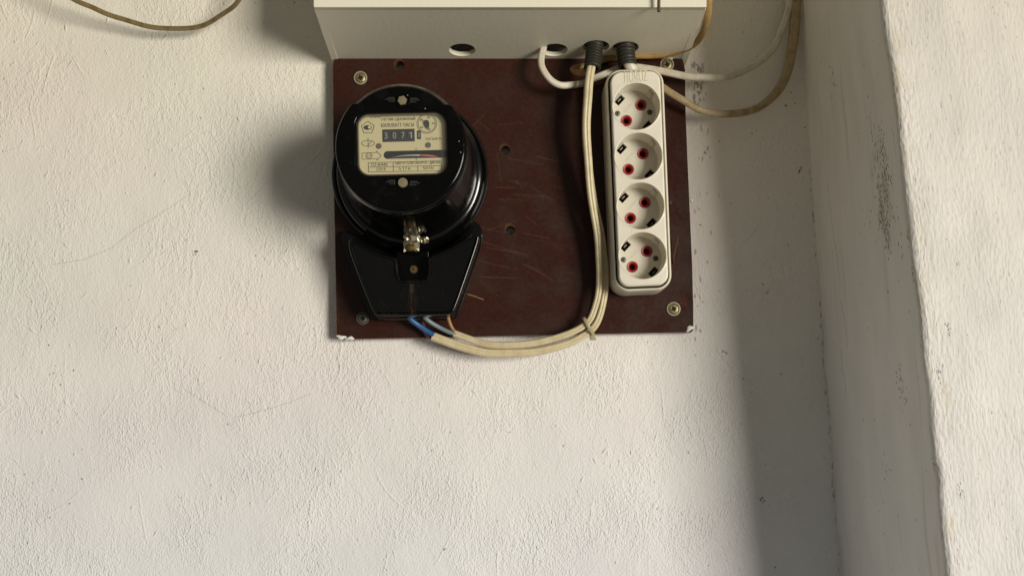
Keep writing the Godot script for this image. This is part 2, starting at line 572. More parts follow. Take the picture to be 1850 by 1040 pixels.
func make_pier() -> void:
	var w := 900; var h := 1600
	var streak := noise_image(w, h, 61, 0.21, 2, FastNoiseLite.FRACTAL_FBM, 1.0, 14.0)
	var lump := noise_image(w, h, 62, 0.03, 3, FastNoiseLite.FRACTAL_FBM, 1.0, 3.0)
	var pit := noise_image(w, h, 63, 0.11, 2, FastNoiseLite.FRACTAL_FBM, 1.0, 2.0)
	var where := noise_image(w, h, 64, 0.006, 2)
	var tone := noise_image(w, h, 65, 0.010, 3, FastNoiseLite.FRACTAL_FBM, 1.0, 2.5)
	var hgt := PackedFloat32Array()
	hgt.resize(w * h)
	var im := Image.create(w, h, false, Image.FORMAT_RGB8)
	var edge := 0.182 / PIER_S * w
	for j in h:
		for i in w:
			var k := j * w + i
			var front := clampf((i - edge + 8.0) / 16.0, 0.0, 1.0)
			var rough := where[k] / 255.0
			var near_edge := exp(-absf(i - edge - 22.0) / 26.0)
			hgt[k] = streak[k] / 255.0 * (0.06 + 0.15 * front) + lump[k] / 255.0 * (0.3 + 0.15 * front) + pit[k] / 255.0 * (0.06 + front * (0.34 + 0.75 * near_edge + 0.5 * rough * rough)) - maxf(0.0, pit[k] / 255.0 - 0.78) * front * 2.2
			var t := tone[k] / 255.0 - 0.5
			var warm_light := clampf(1.0 - float(j) / h * 1.2, 0.0, 1.0)  # warm, dimmer light on the upper part, put into the colour
			var side := 0.030 * (1.0 - front)  # bounced light painted in: side coloured paler than the front
			im.set_pixel(i, j, Color(0.852 + side * 1.9 + t * 0.045 - warm_light * 0.012, 0.842 + side * 2.1 + t * 0.042 - warm_light * 0.034, 0.828 + side * 2.3 + t * 0.034 - warm_light * 0.085))
	var dirt := Color(0.17, 0.15, 0.12)
	# black mould in a patch near the edge, and stray specks
	for n in 330:
		var s := 0.112 + rng.randfn() * 0.0075
		var y := 0.175 + rng.randfn() * 0.028
		if n % 3 == 0:
			s = 0.119 + rng.randfn() * 0.0035; y = 0.185 + rng.randfn() * 0.016
		if n % 3 == 1:
			s = 0.112 + rng.randfn() * 0.003; y = 0.150 + rng.randfn() * 0.012
		speck(im, w, h, s, y, rng.randf_range(0.5, 1.9), dirt, rng.randf_range(0.35, 0.9))
	for n in 34:     # the stain that the mould sits in
		dab(im, (0.113 + rng.randfn() * 0.005) * 1.31 / PIER_S * w, (0.5 - 0.17 - rng.randfn() * 0.022) / PIER_H * h, rng.randf_range(4, 12), rng.randf_range(8, 30), rng.randf_range(-0.2, 0.2), Color(0.52, 0.48, 0.41), rng.randf_range(0.04, 0.13))
	for n in 150:
		speck(im, w, h, rng.randf_range(0.01, 0.135), rng.randf_range(-0.2, 0.4), rng.randf_range(0.4, 1.3), dirt, rng.randf_range(0.2, 0.7))
	for c in [[0.055, 0.275, 22], [0.085, 0.215, 8], [0.11, 0.03, 22], [0.112, 0.018, 14], [0.08, -0.04, 9], [0.075, -0.13, 8], [0.13, 0.13, 10]]:
		for n in c[2]:
			speck(im, w, h, c[0] + rng.randfn() * 0.0025, c[1] + rng.randfn() * 0.009, rng.randf_range(0.5, 1.5), dirt, 0.7)
	for n in 70:
		speck(im, w, h, rng.randf_range(0.139, 0.27), rng.randf_range(-0.2, 0.4), rng.randf_range(0.4, 1.2), dirt, rng.randf_range(0.2, 0.6))
	for n in 2200:   # dirt flecks, and shade of brush lines and pits painted as dark colour
		var x := edge + (rng.randf_range(2.0, 360.0) if n % 3 else absf(rng.randfn()) * 34.0 + 4.0)
		var q := rng.randf() * h
		dab(im, x, q, rng.randf_range(0.45, 0.9), rng.randf_range(1.2, 7.0) if n % 4 else rng.randf_range(0.8, 1.8), rng.randf_range(-0.12, 0.12), Color(0.60, 0.55, 0.47) if n % 5 else Color(0.33, 0.29, 0.24), rng.randf_range(0.12, 0.5))
	for n in 46:     # yellowed and scuffed patches beside the edge
		dab(im, edge + absf(rng.randfn()) * 22.0, rng.randf() * h, rng.randf_range(3, 9), rng.randf_range(6, 26), rng.randf_range(-0.15, 0.15), Color(0.80, 0.74, 0.62), rng.randf_range(0.1, 0.35))
	for c in [[1648, 495], [1640, 420], [1716, 590], [1690, 840], [1700, 672], [1738, 885]]:
		var p := at(c[0], c[1], PIER_Z)
		var xe := lerpf(0.2772, 0.3232, c[1] / 1040.0)
		for n in 12:
			dab(im, edge + (p.x - xe) / PIER_S * w + rng.randfn() * 3.0, (0.5 - p.y) / PIER_H * h + rng.randfn() * 6.0, rng.randf_range(0.5, 1.4), rng.randf_range(0.7, 2.6), rng.randf_range(-0.5, 0.5), dirt, rng.randf_range(0.3, 0.7))
	for n in 40:     # faint grey runs down the shaded side
		dab(im, rng.randf_range(6, edge - 8), rng.randf() * h, rng.randf_range(2, 7), rng.randf_range(30, 120), rng.randf_range(-0.05, 0.05), Color(0.80, 0.78, 0.73), rng.randf_range(0.15, 0.4))
	# the crack where the pier meets the wall
	var y := 0.33
	var s := 0.004
	while y > -0.2:
		var p := Vector2(s / PIER_S * w, (0.5 - y) / PIER_H * h)
		dab(im, p.x, p.y, rng.randf_range(0.45, 0.9) * (0.7 + clampf(0.15 - y, 0.0, 0.3)), rng.randf_range(1.5, 3.5), 0.0, Color(0.16, 0.11, 0.08), rng.randf_range(0.35, 0.8) * clampf(0.75 - y * 1.2, 0.25, 1.0))
		y -= rng.randf_range(0.0006, 0.0014)
		s = clampf(s + rng.randf_range(-0.0002, 0.0002), 0.0030, 0.0052)
	for l in [[0.042, 0.20, 0.050, 0.115], [0.043, 0.06, 0.044, 0.02], [0.05, 0.10, 0.056, 0.06]]:
		scratch(im, [Vector2(l[0] / PIER_S * w, (0.5 - l[1]) / PIER_H * h), Vector2(l[2] / PIER_S * w, (0.5 - l[3]) / PIER_H * h)], 0.7, Color(0.32, 0.29, 0.25), 0.5)
	var m := mat("white pier paint", Color(1, 1, 1), 0.5, 0.0, 0.4)
	m.albedo_texture = ImageTexture.create_from_image(im)
	m.heightmap_enabled = true
	m.heightmap_scale = 0.042
	m.heightmap_texture = height_tex(hgt, w, h)

	var f := FastNoiseLite.new()
	f.seed = 12; f.frequency = 14.0; f.fractal_octaves = 2
	var vs := PackedVector3Array(); var ns := PackedVector3Array(); var us := PackedVector2Array(); var ix := PackedInt32Array()
	var ny := 520
	var cols := 0
	for j in ny + 1:
		var yy := 0.9 - 1.6 * j / ny
		var t := (0.3648 - yy) / 0.4992
		var xc := lerpf(0.2664, 0.3024, t) + f.get_noise_2d(yy * 1.2, 3.0) * 0.0012
		var te := ((VY * PX * (1.0 - PIER_Z)) - yy) / (1040 * PX * (1.0 - PIER_Z))
		var xe := lerpf(0.2772, 0.3232, te) + 0.0016 * sin(te * 3.0) + f.get_noise_2d(yy * 0.8, 9.0) * 0.0011 + f.get_noise_2d(yy * 12.0, 30.0) * 0.0004 + 0.0014 * smoothstep(0.80, 0.81, te) * (1.0 - smoothstep(0.81, 0.90, te))
		var line := PackedVector2Array()       # (x, z) round the pier, from the wall's corner to its front and on to the right
		line.append(Vector2(xc - 0.001, -0.006))
		for i in 15: line.append(Vector2(lerpf(xc, xe, i / 14.0), lerpf(0.0, PIER_Z - 0.005, i / 14.0)))
		for i in range(1, 6):
			var q := PI / 2 * i / 6.0
			line.append(Vector2(xe + 0.005 - cos(q) * 0.005, PIER_Z - 0.005 + sin(q) * 0.005))
		for i in 40:
			line.append(Vector2(xe + 0.005 + 0.010 * i + i * i * 0.00004, PIER_Z))
		cols = line.size()
		var run := 0.0
		for i in cols:
			if i: run += line[i].distance_to(line[i - 1])
			var z := line[i].y + (f.get_noise_2d(run * 1.4 + 20.0, yy) * 0.0012 if i > 2 else 0.0)
			vs.append(Vector3(line[i].x, yy, z)); us.append(Vector2(run / PIER_S, (0.5 - yy) / PIER_H)); ns.append(Vector3.ZERO)
	for j in ny:
		for i in cols - 1:
			var k := j * cols + i
			ix.append_array(PackedInt32Array([k, k + 1, k + cols + 1, k, k + cols + 1, k + cols]))
			var nrm := (vs[k + cols] - vs[k]).cross(vs[k + 1] - vs[k])
			for c in [k, k + 1, k + cols, k + cols + 1]: ns[c] += nrm
	for i in ns.size(): ns[i] = ns[i].normalized()
	sheet("wall_pier", vs, ns, us, ix, m, "projecting white plastered pier with mould specks on its side, at the right", "pier")

func speck(im: Image, w: int, h: int, girth: float, y: float, r: float, c: Color, a: float) -> void:
	var s := girth * 1.31
	dab(im, s / PIER_S * w, (0.5 - y) / PIER_H * h, r, r * rng.randf_range(0.8, 2.2), rng.randf_range(-0.4, 0.4), c, a)

# ---------------------------------------------------------------- screws
func screw(parent: Node, p: Vector3, r: float, turn: float, dull := false, called := "screw") -> void:
	var t := Transform3D(Basis(), p)
	var ring := mat("dusty zinc washer", Color(0.60, 0.575, 0.48), 0.55, 0.25)
	var brass := mat("yellow zinc screw", Color(0.54, 0.49, 0.33), 0.42, 0.6)
	var grey := mat("dull grey screw", Color(0.40, 0.385, 0.34), 0.6, 0.5)
	var o := build(called, lathe([Vector2(r, -0.001), Vector2(r, 0.0007), Vector2(r * 0.95, 0.0013), Vector2(r * 0.80, 0.0014), Vector2(r * 0.74, 0.0005)], 32, t), ring if not dull else grey, parent, 40.0, false)
	o.mesh.surface_get_arrays(0)
	build("screw_head", lathe([Vector2(r * 0.735, 0.0003), Vector2(r * 0.70, 0.0011), Vector2(r * 0.52, 0.0017), Vector2(r * 0.3, 0.0016), Vector2(r * 0.18, 0.0006), Vector2(0.00001, 0.0003)], 28, t), brass if not dull else grey, o, 40.0, false)
	var dark := mat("dark slot", Color(0.07, 0.06, 0.045), 0.8)
	var c := S.new()
	for k in 2: c.merge(box(Vector3(0, 0, 0.00128 + 0.0001 * k), Vector3(r * 0.80, r * 0.17, 0.0009), 0.0, Transform3D(Basis(Vector3(0, 0, 1), turn + k * PI / 2), p)))
	build("cross_slot", c, dark, o)

# ---------------------------------------------------------------- the board
func make_board() -> void:
	var z := 0.012
	var t := thing("mounting_board", "dark reddish brown board screwed to the wall behind meter and power strip", "board", at(928, 360, 0.0))
	var px := [[607, 104], [780, 101], [975, 99], [1226, 101], [1234, 107], [1238, 125], [1239, 200], [1243, 300], [1247, 390], [1251, 480], [1253, 560], [1253, 596], [1249, 600], [1100, 603], [900, 607], [620, 613], [611, 611], [607, 604], [606, 500], [603, 350], [601, 200], [600, 118], [602, 108]]
	var front := PackedVector2Array()
	for q in px:
		var p := at(q[0], q[1], z)
		front.append(Vector2(p.x, p.y))
	var n := front.size()
	# burgundy laminate, worn and scratched
	var w := 1280; var h := 1024
	var im := Image.create(w, h, false, Image.FORMAT_RGB8)
	var a := noise_image(w, h, 70, 0.006, 4)
	var b := noise_image(w, h, 71, 0.05, 3)
	var c := noise_image(w, h, 72, 0.012, 4, FastNoiseLite.FRACTAL_RIDGED)
	var rgh := Image.create(w, h, false, Image.FORMAT_L8)
	for j in h:
		for i in w:
			var k := j * w + i
			var t1 := a[k] / 255.0; var t2 := b[k] / 255.0; var t3 := c[k] / 255.0
			var worn := 0.34 + 0.30 * smoothstep(0.3, 0.75, t1)
			var col := Color(0.220, 0.100, 0.072).lerp(Color(0.196, 0.132, 0.098), worn)
			var g := (t2 - 0.5) * 0.026 + (t3 - 0.5) * 0.012
			im.set_pixel(i, j, Color(col.r + g, col.g + g * 0.9, col.b + g * 0.8))
			var rr := clampf(0.31 + (t1 - 0.5) * 0.2 + (t2 - 0.5) * 0.08, 0.0, 1.0)
			rgh.set_pixel(i, j, Color(rr, rr, rr))
	var to := func(x: float, y: float) -> Vector2: return Vector2((x - 590.0) / 680.0 * w, (y - 90.0) / 540.0 * h)
	var tan_ := Color(0.46, 0.385, 0.31)
	for l in [[915, 285, 980, 296], [970, 282, 1020, 294], [920, 327, 962, 338], [962, 338, 998, 361], [930, 325, 945, 340], [895, 338, 930, 340], [1000, 335, 1028, 342], [945, 421, 992, 430], [970, 434, 1020, 450], [870, 435, 955, 463], [880, 448, 950, 458], [955, 480, 998, 507], [865, 500, 930, 502], [945, 477, 985, 498], [880, 415, 940, 395], [900, 360, 945, 362], [950, 390, 968, 405], [868, 505, 900, 535], [898, 275, 905, 330], [925, 350, 990, 354], [865, 410, 930, 425], [862, 470, 935, 488], [840, 240, 875, 205], [860, 215, 885, 235], [900, 225, 945, 222]]:
		for k in 2:
			var jit := Vector2(rng.randf_range(-6, 6), rng.randf_range(-4, 4)) * k
			scratch(im, [to.call(l[0], l[1]) + jit, to.call(l[2], l[3]) + jit * 2.0], rng.randf_range(0.55, 0.9), tan_, 0.34 if k == 0 else 0.20)
	for k in 130:
		var p := Vector2(rng.randf_range(860, 1050), rng.randf_range(250, 560))
		var d := Vector2.from_angle(rng.randf_range(-0.1, 0.6)) * rng.randf_range(8, 45)
		scratch(im, [to.call(p.x, p.y), to.call(p.x + d.x, p.y + d.y)], 0.55, Color(0.36, 0.29, 0.23), rng.randf_range(0.08, 0.30))
	scratch(im, [to.call(845, 531), to.call(858, 535), to.call(874, 541)], 1.5, Color(0.62, 0.48, 0.30), 0.8)
	for k in 260:
		dab(im, rng.randf() * w, rng.randf() * h, rng.randf_range(0.4, 1.1), rng.randf_range(0.4, 1.1), 0.0, Color(0.55, 0.48, 0.40), rng.randf_range(0.1, 0.5))
	var rust := Color(0.42, 0.25, 0.10)
	for k in 60:
		var p: Vector2 = to.call(1232 + rng.randfn() * 7, 545 + rng.randfn() * 6)
		dab(im, p.x, p.y, rng.randf_range(1, 3), rng.randf_range(1, 3), 0.0, rust, 0.3)
	for hole in [[722, 118], [913, 271], [922, 415]]:
		var p: Vector2 = to.call(hole[0] - 2.0, hole[1] - 3.0)
		dab(im, p.x, p.y, 17, 17, 0.0, Color(0.40, 0.31, 0.19), 0.55)
	for k in n:      # the bare edge of the laminate is paler
		var p0: Array = px[k]; var p1: Array = px[(k + 1) % n]
		scratch(im, [to.call(p0[0], p0[1]), to.call(p1[0], p1[1])], 1.3, Color(0.43, 0.36, 0.27), 0.8)
	for k in 40:   # cobweb and dust in the lower left corner
		var yy := rng.randf_range(430, 590)
		var p: Vector2 = to.call(612 - (yy - 430) * 0.02 + rng.randf_range(-2, 3), yy)
		dab(im, p.x, p.y, 0.8, rng.randf_range(1.0, 5.0), rng.randf_range(-0.2, 0.2), Color(0.55, 0.50, 0.44), rng.randf_range(0.1, 0.5))
	var m := mat("brown laminate", Color(1, 1, 1), 1.0, 0.0, 0.34)
	m.albedo_texture = ImageTexture.create_from_image(im)
	m.roughness_texture = ImageTexture.create_from_image(rgh)
	m.roughness_texture_channel = BaseMaterial3D.TEXTURE_CHANNEL_RED

	var holes := []
	for hole in [[722, 118], [913, 271], [922, 416]]:
		var p := at(hole[0], hole[1], z)
		var ring := ngon(0.0040, 24)
		for i in ring.size(): ring[i] += Vector2(p.x, p.y)
		holes.append(ring)
	var slab := pierced(front, holes, 0.0008, z)
	var kz := PX * (1.0 - z)
	for i in slab.v.size():
		slab.uv[i] = Vector2((slab.v[i].x / kz + VX - 590.0) / 680.0, (VY - slab.v[i].y / kz - 90.0) / 540.0)
	build("panel", slab, m, t, 30.0)
	for sc in [[651, 141, 12.5, 0.3, false], [655, 575, 12.0, 0.1, true], [1217, 558, 13.0, 0.5, false], [1205, 117, 13.0, 0.2, false]]:
		screw(t, at(sc[0], sc[1], z), sc[2] * PX * 0.985, sc[3], sc[4])
	# lumps of white paint and filler left on its corners
	var white := mat("white filler", Color(0.9, 0.89, 0.86), 0.6)
	for l in [[616, 609, 9, 4, -0.1], [632, 611, 8, 3.2, 0.1], [1247, 593, 8, 4.5, 0.5], [1212, 104, 8, 3.5, 0.5], [1250, 362, 3, 3, 0.0]]:
		var p := at(l[0], l[1], z)
		var s := lathe([Vector2(1.0, -0.3), Vector2(0.97, 0.25), Vector2(0.7, 0.7), Vector2(0.3, 0.95), Vector2(0.001, 1.0)], 14)
		for i in s.v.size():
			var q := s.v[i]
			var k := 1.0 + 0.25 * sin(atan2(q.y, q.x) * 3.0 + l[0])
			s.v[i] = p + Basis(Vector3(0, 0, 1), l[4]) * Vector3(q.x * k * l[2] * PX, q.y * k * l[3] * PX, q.z * 0.0016)
		build("paint_lump", s, white, t, 60.0, false)
	# a bent rusty nail beside the power strip
	var np := path_at([Vector2(1219, 476), Vector2(1217, 468), Vector2(1220, 450), Vector2(1224, 438), Vector2(1225, 428)], [0.011, 0.0145, 0.017, 0.019, 0.020])
	build("bent_nail", sweep(np, [0.0016, 0.0015, 0.0012], 0.0015, 0.0, 5), mat("rusty wire", Color(0.32, 0.22, 0.13), 0.7, 0.2), t)
	build("nail_head", sweep(path_at([Vector2(1211, 365), Vector2(1212, 366)], [0.0125, 0.0135]), [0.003], 0.003, 0.0, 2), mat("rusty wire", Color.BLACK, 0.7), t)

# ---------------------------------------------------------------- the painted box above
func make_box() -> void:
	var t := thing("fuse_box", "white painted box above the board with round cable holes in its underside", "box", at(920, 102, 0.0))
	var back := 0.3085; var front := 0.3236; var top := 0.46
	var zf := 0.100
	var x0b := at(600, 102, 0.012).x; var x0f := at(566, 11, zf).x
	var x1b := at(1242, 100, 0.012).x; var x1f := at(1277, 11, zf).x
	var w := 1024; var h := 512
	var hgt := PackedFloat32Array()
	hgt.resize(w * h)
	var a := noise_image(w, h, 80, 0.05, 3)
	var b := noise_image(w, h, 81, 0.16, 2)
	for k in w * h: hgt[k] = a[k] / 255.0 * 0.7 + b[k] / 255.0 * 0.25
	var m := mat("box paint", Color(0.905, 0.878, 0.790), 0.5, 0.0, 0.4)
	m.heightmap_enabled = true
	m.heightmap_scale = 0.009
	m.heightmap_texture = height_tex(hgt, w, h)
	m.uv1_triplanar = true
	m.uv1_scale = Vector3(4, 4, 4)
	# floor of the box: a board with four round holes, sloping up to the front
	var slope := atan2(front - back, zf)
	var plan := PackedVector2Array([Vector2(x0b, 0.0), Vector2(x1b, 0.0), Vector2(x1f, -zf + 0.004), Vector2(x0f, -zf + 0.004)])
	var holes := []
	for hx in [[835, 86, 0.028], [1002, 84, 0.028], [1077, 76, 0.034], [1130, 75, 0.032]]:
		var ring := ngon(0.0112, 40)
		for i in ring.size(): ring[i] += Vector2(at(hx[0], hx[1], hx[2]).x, -hx[2])
		holes.append(ring)
	build("box_floor", pierced(plan, holes, 0.0, 0.004, Transform3D(Basis(Vector3(1, 0, 0), -slope) * Basis(Vector3(1, 0, 0), -PI / 2), Vector3(0, back, 0))), m, t, 30.0)
	# front, sides and lid, each with softened edges
	build("front_panel", box(Vector3((x0f + x1f) / 2, (front - 0.0009 + top) / 2, zf - 0.003), Vector3(x1f - x0f, top - front + 0.0009, 0.0062), 0.0007), m, t)
	for sd in [[x0b, x0f, 1.0, "side_panel"], [x1b, x1f, -1.0, "side_panel"]]:
		var q := 0.005 * float(sd[2])
		var r0 := PackedVector3Array([Vector3(sd[0], back, 0.0), Vector3(sd[1], front, zf - 0.006), Vector3(sd[1], top, zf - 0.006), Vector3(sd[0], top, 0.0)])
		var r1 := PackedVector3Array([Vector3(sd[0] + q, back, 0.0), Vector3(sd[1] + q, front, zf - 0.006), Vector3(sd[1] + q, top, zf - 0.006), Vector3(sd[0] + q, top, 0.0)])
		for i in 4:      # a hair proud of the floor board
			r0[i].x -= 0.0004 * float(sd[2])
			if i < 2:
				r0[i].y -= 0.0006; r1[i].y -= 0.0006
		build(sd[3], loft([r0, r1], true, true, true), m, t, 30.0)
	build("lid", box(Vector3((x0f + x1f) / 2, top + 0.0025, zf / 2 - 0.001), Vector3(x1f - x0f - 0.002, 0.0045, zf - 0.006), 0.001), m, t)
	# a strip of wood that hangs past the front of the box
	var stick := build("hanging_wire", sweep(path_at([Vector2(1191, -60), Vector2(1191, -20), Vector2(1190.5, 8), Vector2(1190.5, 21)], [0.108, 0.107, 0.106, 0.106]), [0.0025], 0.0024, 0.0, 4), mat("brown sleeve", Color(0.34, 0.24, 0.16), 0.6), self)
	tag(stick, "brown wire end hanging in front of the white box at top", "wire")

# ---------------------------------------------------------------- the meter
func make_meter() -> void:
	var c := Vector2(-0.0698, 0.2083)
	var t := thing("electricity_meter", "round black electricity meter with cream dial and trapezoid terminal cover", "electricity meter", Vector3(c.x, c.y, 0.012))
	var black := mat("black bakelite", Color(0.030, 0.030, 0.028), 0.14, 0.0, 0.28)
	# dust and smears show as uneven gloss
	var w := 512
	var rg := Image.create(w, w, false, Image.FORMAT_L8)
	var a := noise_image(w, w, 90, 0.012, 4)
	var b := noise_image(w, w, 91, 0.15, 2)
	for j in w:
		for i in w:
			var k := j * w + i
			var r := 0.10 + 0.20 * clampf((a[k] / 255.0 - 0.45) * 2.0, 0.0, 1.0) + 0.12 * clampf((b[k] / 255.0 - 0.6) * 2.0, 0.0, 1.0)
			rg.set_pixel(i, j, Color(r, r, r))
	var soil := Image.create(512, 512, false, Image.FORMAT_RGB8)
	soil.fill(Color(0.030, 0.030, 0.028))
	for n in 46:
		dab(soil, rng.randf() * 512, rng.randf() * 512, rng.randf_range(5, 26), rng.randf_range(5, 26), rng.randf() * PI, Color(0.16, 0.135, 0.11), rng.randf_range(0.05, 0.3))
	for n in 170:
		dab(soil, rng.randf() * 512, rng.randf() * 512, rng.randf_range(0.5, 1.2), rng.randf_range(0.5, 2.6), rng.randf() * PI, Color(0.42, 0.38, 0.32), rng.randf_range(0.12, 0.6))
	black.albedo_color = Color.WHITE
	black.albedo_texture = ImageTexture.create_from_image(soil)
	black.roughness = 1.0
	black.roughness_texture = ImageTexture.create_from_image(rg)
	black.roughness_texture_channel = BaseMaterial3D.TEXTURE_CHANNEL_RED
	black.uv1_triplanar = true
	black.uv1_scale = Vector3(9, 9, 9)
	var rim := black.duplicate() as StandardMaterial3D
	rim.resource_name = "glossy bakelite"
	rim.metallic_specular = 0.5
	rim.roughness = 0.6
	var ax := Transform3D(Basis(Vector3(0, 0, 1), 0.023), Vector3(c.x, c.y, 0))
	build("base_flange", lathe([Vector2(0.0640, 0.012), Vector2(0.0662, 0.0135), Vector2(0.0664, 0.026), Vector2(0.0657, 0.0284), Vector2(0.0640, 0.0295), Vector2(0.0622, 0.0290), Vector2(0.0616, 0.0278), Vector2(0.0606, 0.0278), Vector2(0.050, 0.0278)], 120, ax), rim, t, 40.0, false)
	var cov := lathe([Vector2(0.0612, 0.0270), Vector2(0.0615, 0.0325), Vector2(0.0608, 0.0340), Vector2(0.0594, 0.0348), Vector2(0.0572, 0.0352), Vector2(0.0566, 0.0365), Vector2(0.0550, 0.060), Vector2(0.0530, 0.085), Vector2(0.0512, 0.107), Vector2(0.0508, 0.112), Vector2(0.0501, 0.1155), Vector2(0.0488, 0.1182), Vector2(0.0470, 0.1198), Vector2(0.0440, 0.1205), Vector2(0.0400, 0.1206)], 120, ax)
	# dust has settled on the upper side of the round cover
	var dusty := black.duplicate() as StandardMaterial3D
	var di := Image.create(512, 256, false, Image.FORMAT_RGB8)
	var dn := noise_image(512, 256, 93, 0.03, 4)
	for j in 256:
		for i in 512:
			var up := clampf(sin(TAU * i / 512.0) * 1.6 - 0.45, 0.0, 1.0)
			var q := clampf(up * (0.55 + (dn[j * 512 + i] / 255.0 - 0.5) * 1.2), 0.0, 1.0) + clampf(dn[j * 512 + i] / 255.0 - 0.6, 0.0, 1.0) * 0.12
			var bc := Color(0.040, 0.040, 0.037).lerp(Color(0.50, 0.43, 0.37), q)
			di.set_pixel(i, j, bc)
	dusty.resource_name = "dusty bakelite"
	dusty.albedo_color = Color.WHITE
	dusty.albedo_texture = ImageTexture.create_from_image(di)
	dusty.roughness_texture = null
	dusty.roughness = 0.13
	dusty.metallic_specular = 0.5
	dusty.uv1_triplanar = false
	dusty.uv1_scale = Vector3.ONE
	build("cover", cov, dusty, t, 40.0, false)
	# front plate with the window; its rim steps back along the top
	var outer := PackedVector2Array()
	for i in 180:
		var d := i * 2.0
		var up := smoothstep(39.0, 43.0, d) * (1.0 - smoothstep(133.0, 137.0, d))
		var r := lerpf(0.0502, 0.0468, up)
		outer.append(Vector2(cos(deg_to_rad(d)), sin(deg_to_rad(d))) * r)
	var win := rounded(0.0339, 0.0234, 0.0092, 8)
	var wc := Vector2(at(725.5, 258.5, 0.125).x - c.x, at(725.5, 258.5, 0.125).y - c.y)
	for i in win.size(): win[i] += wc
	var ang := angles_of([outer, win], wc)
	var rings := []
	for st in [[0.0, 0.1170], [0.0, 0.1218], [0.0003, 0.1229], [0.0009, 0.1238], [0.0018, 0.1245], [0.0034, 0.1250]]:
		rings.append(flat_ring(radial(inset(outer, st[0]), wc, ang), st[1], ax))
	for st in [[-0.0024, 0.1250], [-0.0014, 0.1246], [-0.0006, 0.1236], [0.0, 0.1226], [0.0002, 0.1165]]:
		rings.append(flat_ring(radial(inset(win, st[0]), wc, ang), st[1], ax))
	build("front_plate", loft(rings), black, t, 40.0, false)
	var lip := mat("bright window edge", Color(0.50, 0.47, 0.40), 0.35, 0.3)  # pale lip: the highlight round the window is put into its colour
	var lr := []
	for st in [[0.0000, 0.1214], [0.0006, 0.1218], [0.0010, 0.1211], [0.0010, 0.1180]]: lr.append(flat_ring(inset(win, st[0]), st[1], ax))
	build("window_rim", loft(lr), lip, t, 50.0, false)
	var glass := mat("meter glass", Color(0.95, 0.96, 0.94, 0.05), 0.04)
	glass.transparency = BaseMaterial3D.TRANSPARENCY_ALPHA
	build("window_glass", fan(flat_ring(inset(win, 0.0006), 0.1206, ax), false), glass, t, 30.0, false)
	make_dial(t, ax, wc)
	# the two bolts that hold the plate, each in a shallow ring
	var bolt := mat("yellowed bolt", Color(0.58, 0.54, 0.42), 0.42, 0.55)
	for q in [[726.5, 181.5, 6], [727.5, 330.0, 20]]:
		var p := at(q[0], q[1], 0.1255)
		var bt := Transform3D(Basis(Vector3(0, 0, 1), 0.2), Vector3(p.x, p.y, 0.125))
		var o := build("bolt", lathe([Vector2(0.0038, -0.002), Vector2(0.0038, 0.0011), Vector2(0.0034, 0.0017), Vector2(0.0001, 0.0018)], q[2], bt), bolt, t, 25.0, false)
		build("bolt_ring", lathe([Vector2(0.0058, -0.0002), Vector2(0.0056, 0.0005), Vector2(0.0052, 0.0006), Vector2(0.0048, -0.0001)], 40, bt), black, o, 40.0, false)
	# moulded marks beside the bolts
	var mark := mat("dusty moulding", Color(0.13, 0.125, 0.115), 0.7)
	for q in [[703, 180, -1], [751, 181, 1], [704, 329, -1], [751, 331, 1]]:
		var p := at(q[0], q[1], 0.125)
		var s := S.new()
		s.merge(bar(p + Vector3(-0.0044 * q[2], 0.0002, 0.0001), p + Vector3(0.0030 * q[2], 0.0002, 0.0001), 0.0007, 0.0004))
		s.merge(bar(p + Vector3(-0.0034 * q[2], 0.0015, 0.0001), p + Vector3(0.0012 * q[2], 0.0013, 0.0001), 0.0007, 0.0005))
		s.merge(bar(p + Vector3(-0.0034 * q[2], -0.0014, 0.0001), p + Vector3(0.0005 * q[2], -0.0012, 0.0001), 0.0006, 0.0005))
		s.merge(bar(p + Vector3(-0.0036 * q[2], 0.0018, 0.0001), p + Vector3(-0.0036 * q[2], -0.0018, 0.0001), 0.0007, 0.0006))
		build("moulded_mark", s, mark, t, 20.0, false)
	# specks of dust and paint on the plate
	for q in [[829, 255], [832, 275], [736, 172], [768, 196]]:
		build("paint_speck", lathe([Vector2(0.0004, -0.0002), Vector2(0.0003, 0.0003), Vector2(0.0001, 0.0004)], 8, Transform3D(Basis(), at(q[0], q[1], 0.1251))), mat("white filler", Color.WHITE, 0.6), t, 60.0, false)

	# terminal cover below
	var f := [[636, 429], [629, 434], [630, 452], [652, 511], [674, 565], [681, 571], [750, 570], [814, 569], [821, 564], [845, 496], [867, 431], [865, 423], [855, 420], [835, 433], [808, 449], [778, 460], [773, 467], [772, 499], [767, 504], [727, 505], [720, 500], [718, 468], [713, 463], [690, 458], [668, 448], [650, 437]]
	var g := [[622, 415], [614, 430], [617, 446], [641, 508], [664, 566], [674, 580], [750, 579], [820, 578], [829, 569], [852, 498], [874, 431], [871, 413], [858, 398], [835, 425], [808, 445], [778, 456], [773, 462], [772, 494], [767, 499], [727, 500], [720, 495], [718, 463], [713, 458], [690, 452], [668, 442], [650, 429]]
	var fp := PackedVector2Array(); var gp := PackedVector2Array()
	for q in f: fp.append(Vector2(at(q[0], q[1], 0.050).x, at(q[0], q[1], 0.050).y))
	for q in g: gp.append(Vector2(at(q[0], q[1], 0.016).x, at(q[0], q[1], 0.016).y))
	for k in 2:
		fp = chaikin(fp); gp = chaikin(gp)
	var sgn := -1.0 if Geometry2D.is_polygon_clockwise(fp) else 1.0
	var tr := []
	tr.append(flat_ring(gp, 0.0125)); tr.append(flat_ring(gp, 0.019))
	tr.append(flat_ring(inset(gp, sgn * 0.0005), 0.0207)); tr.append(flat_ring(inset(gp, sgn * 0.0013), 0.0211))
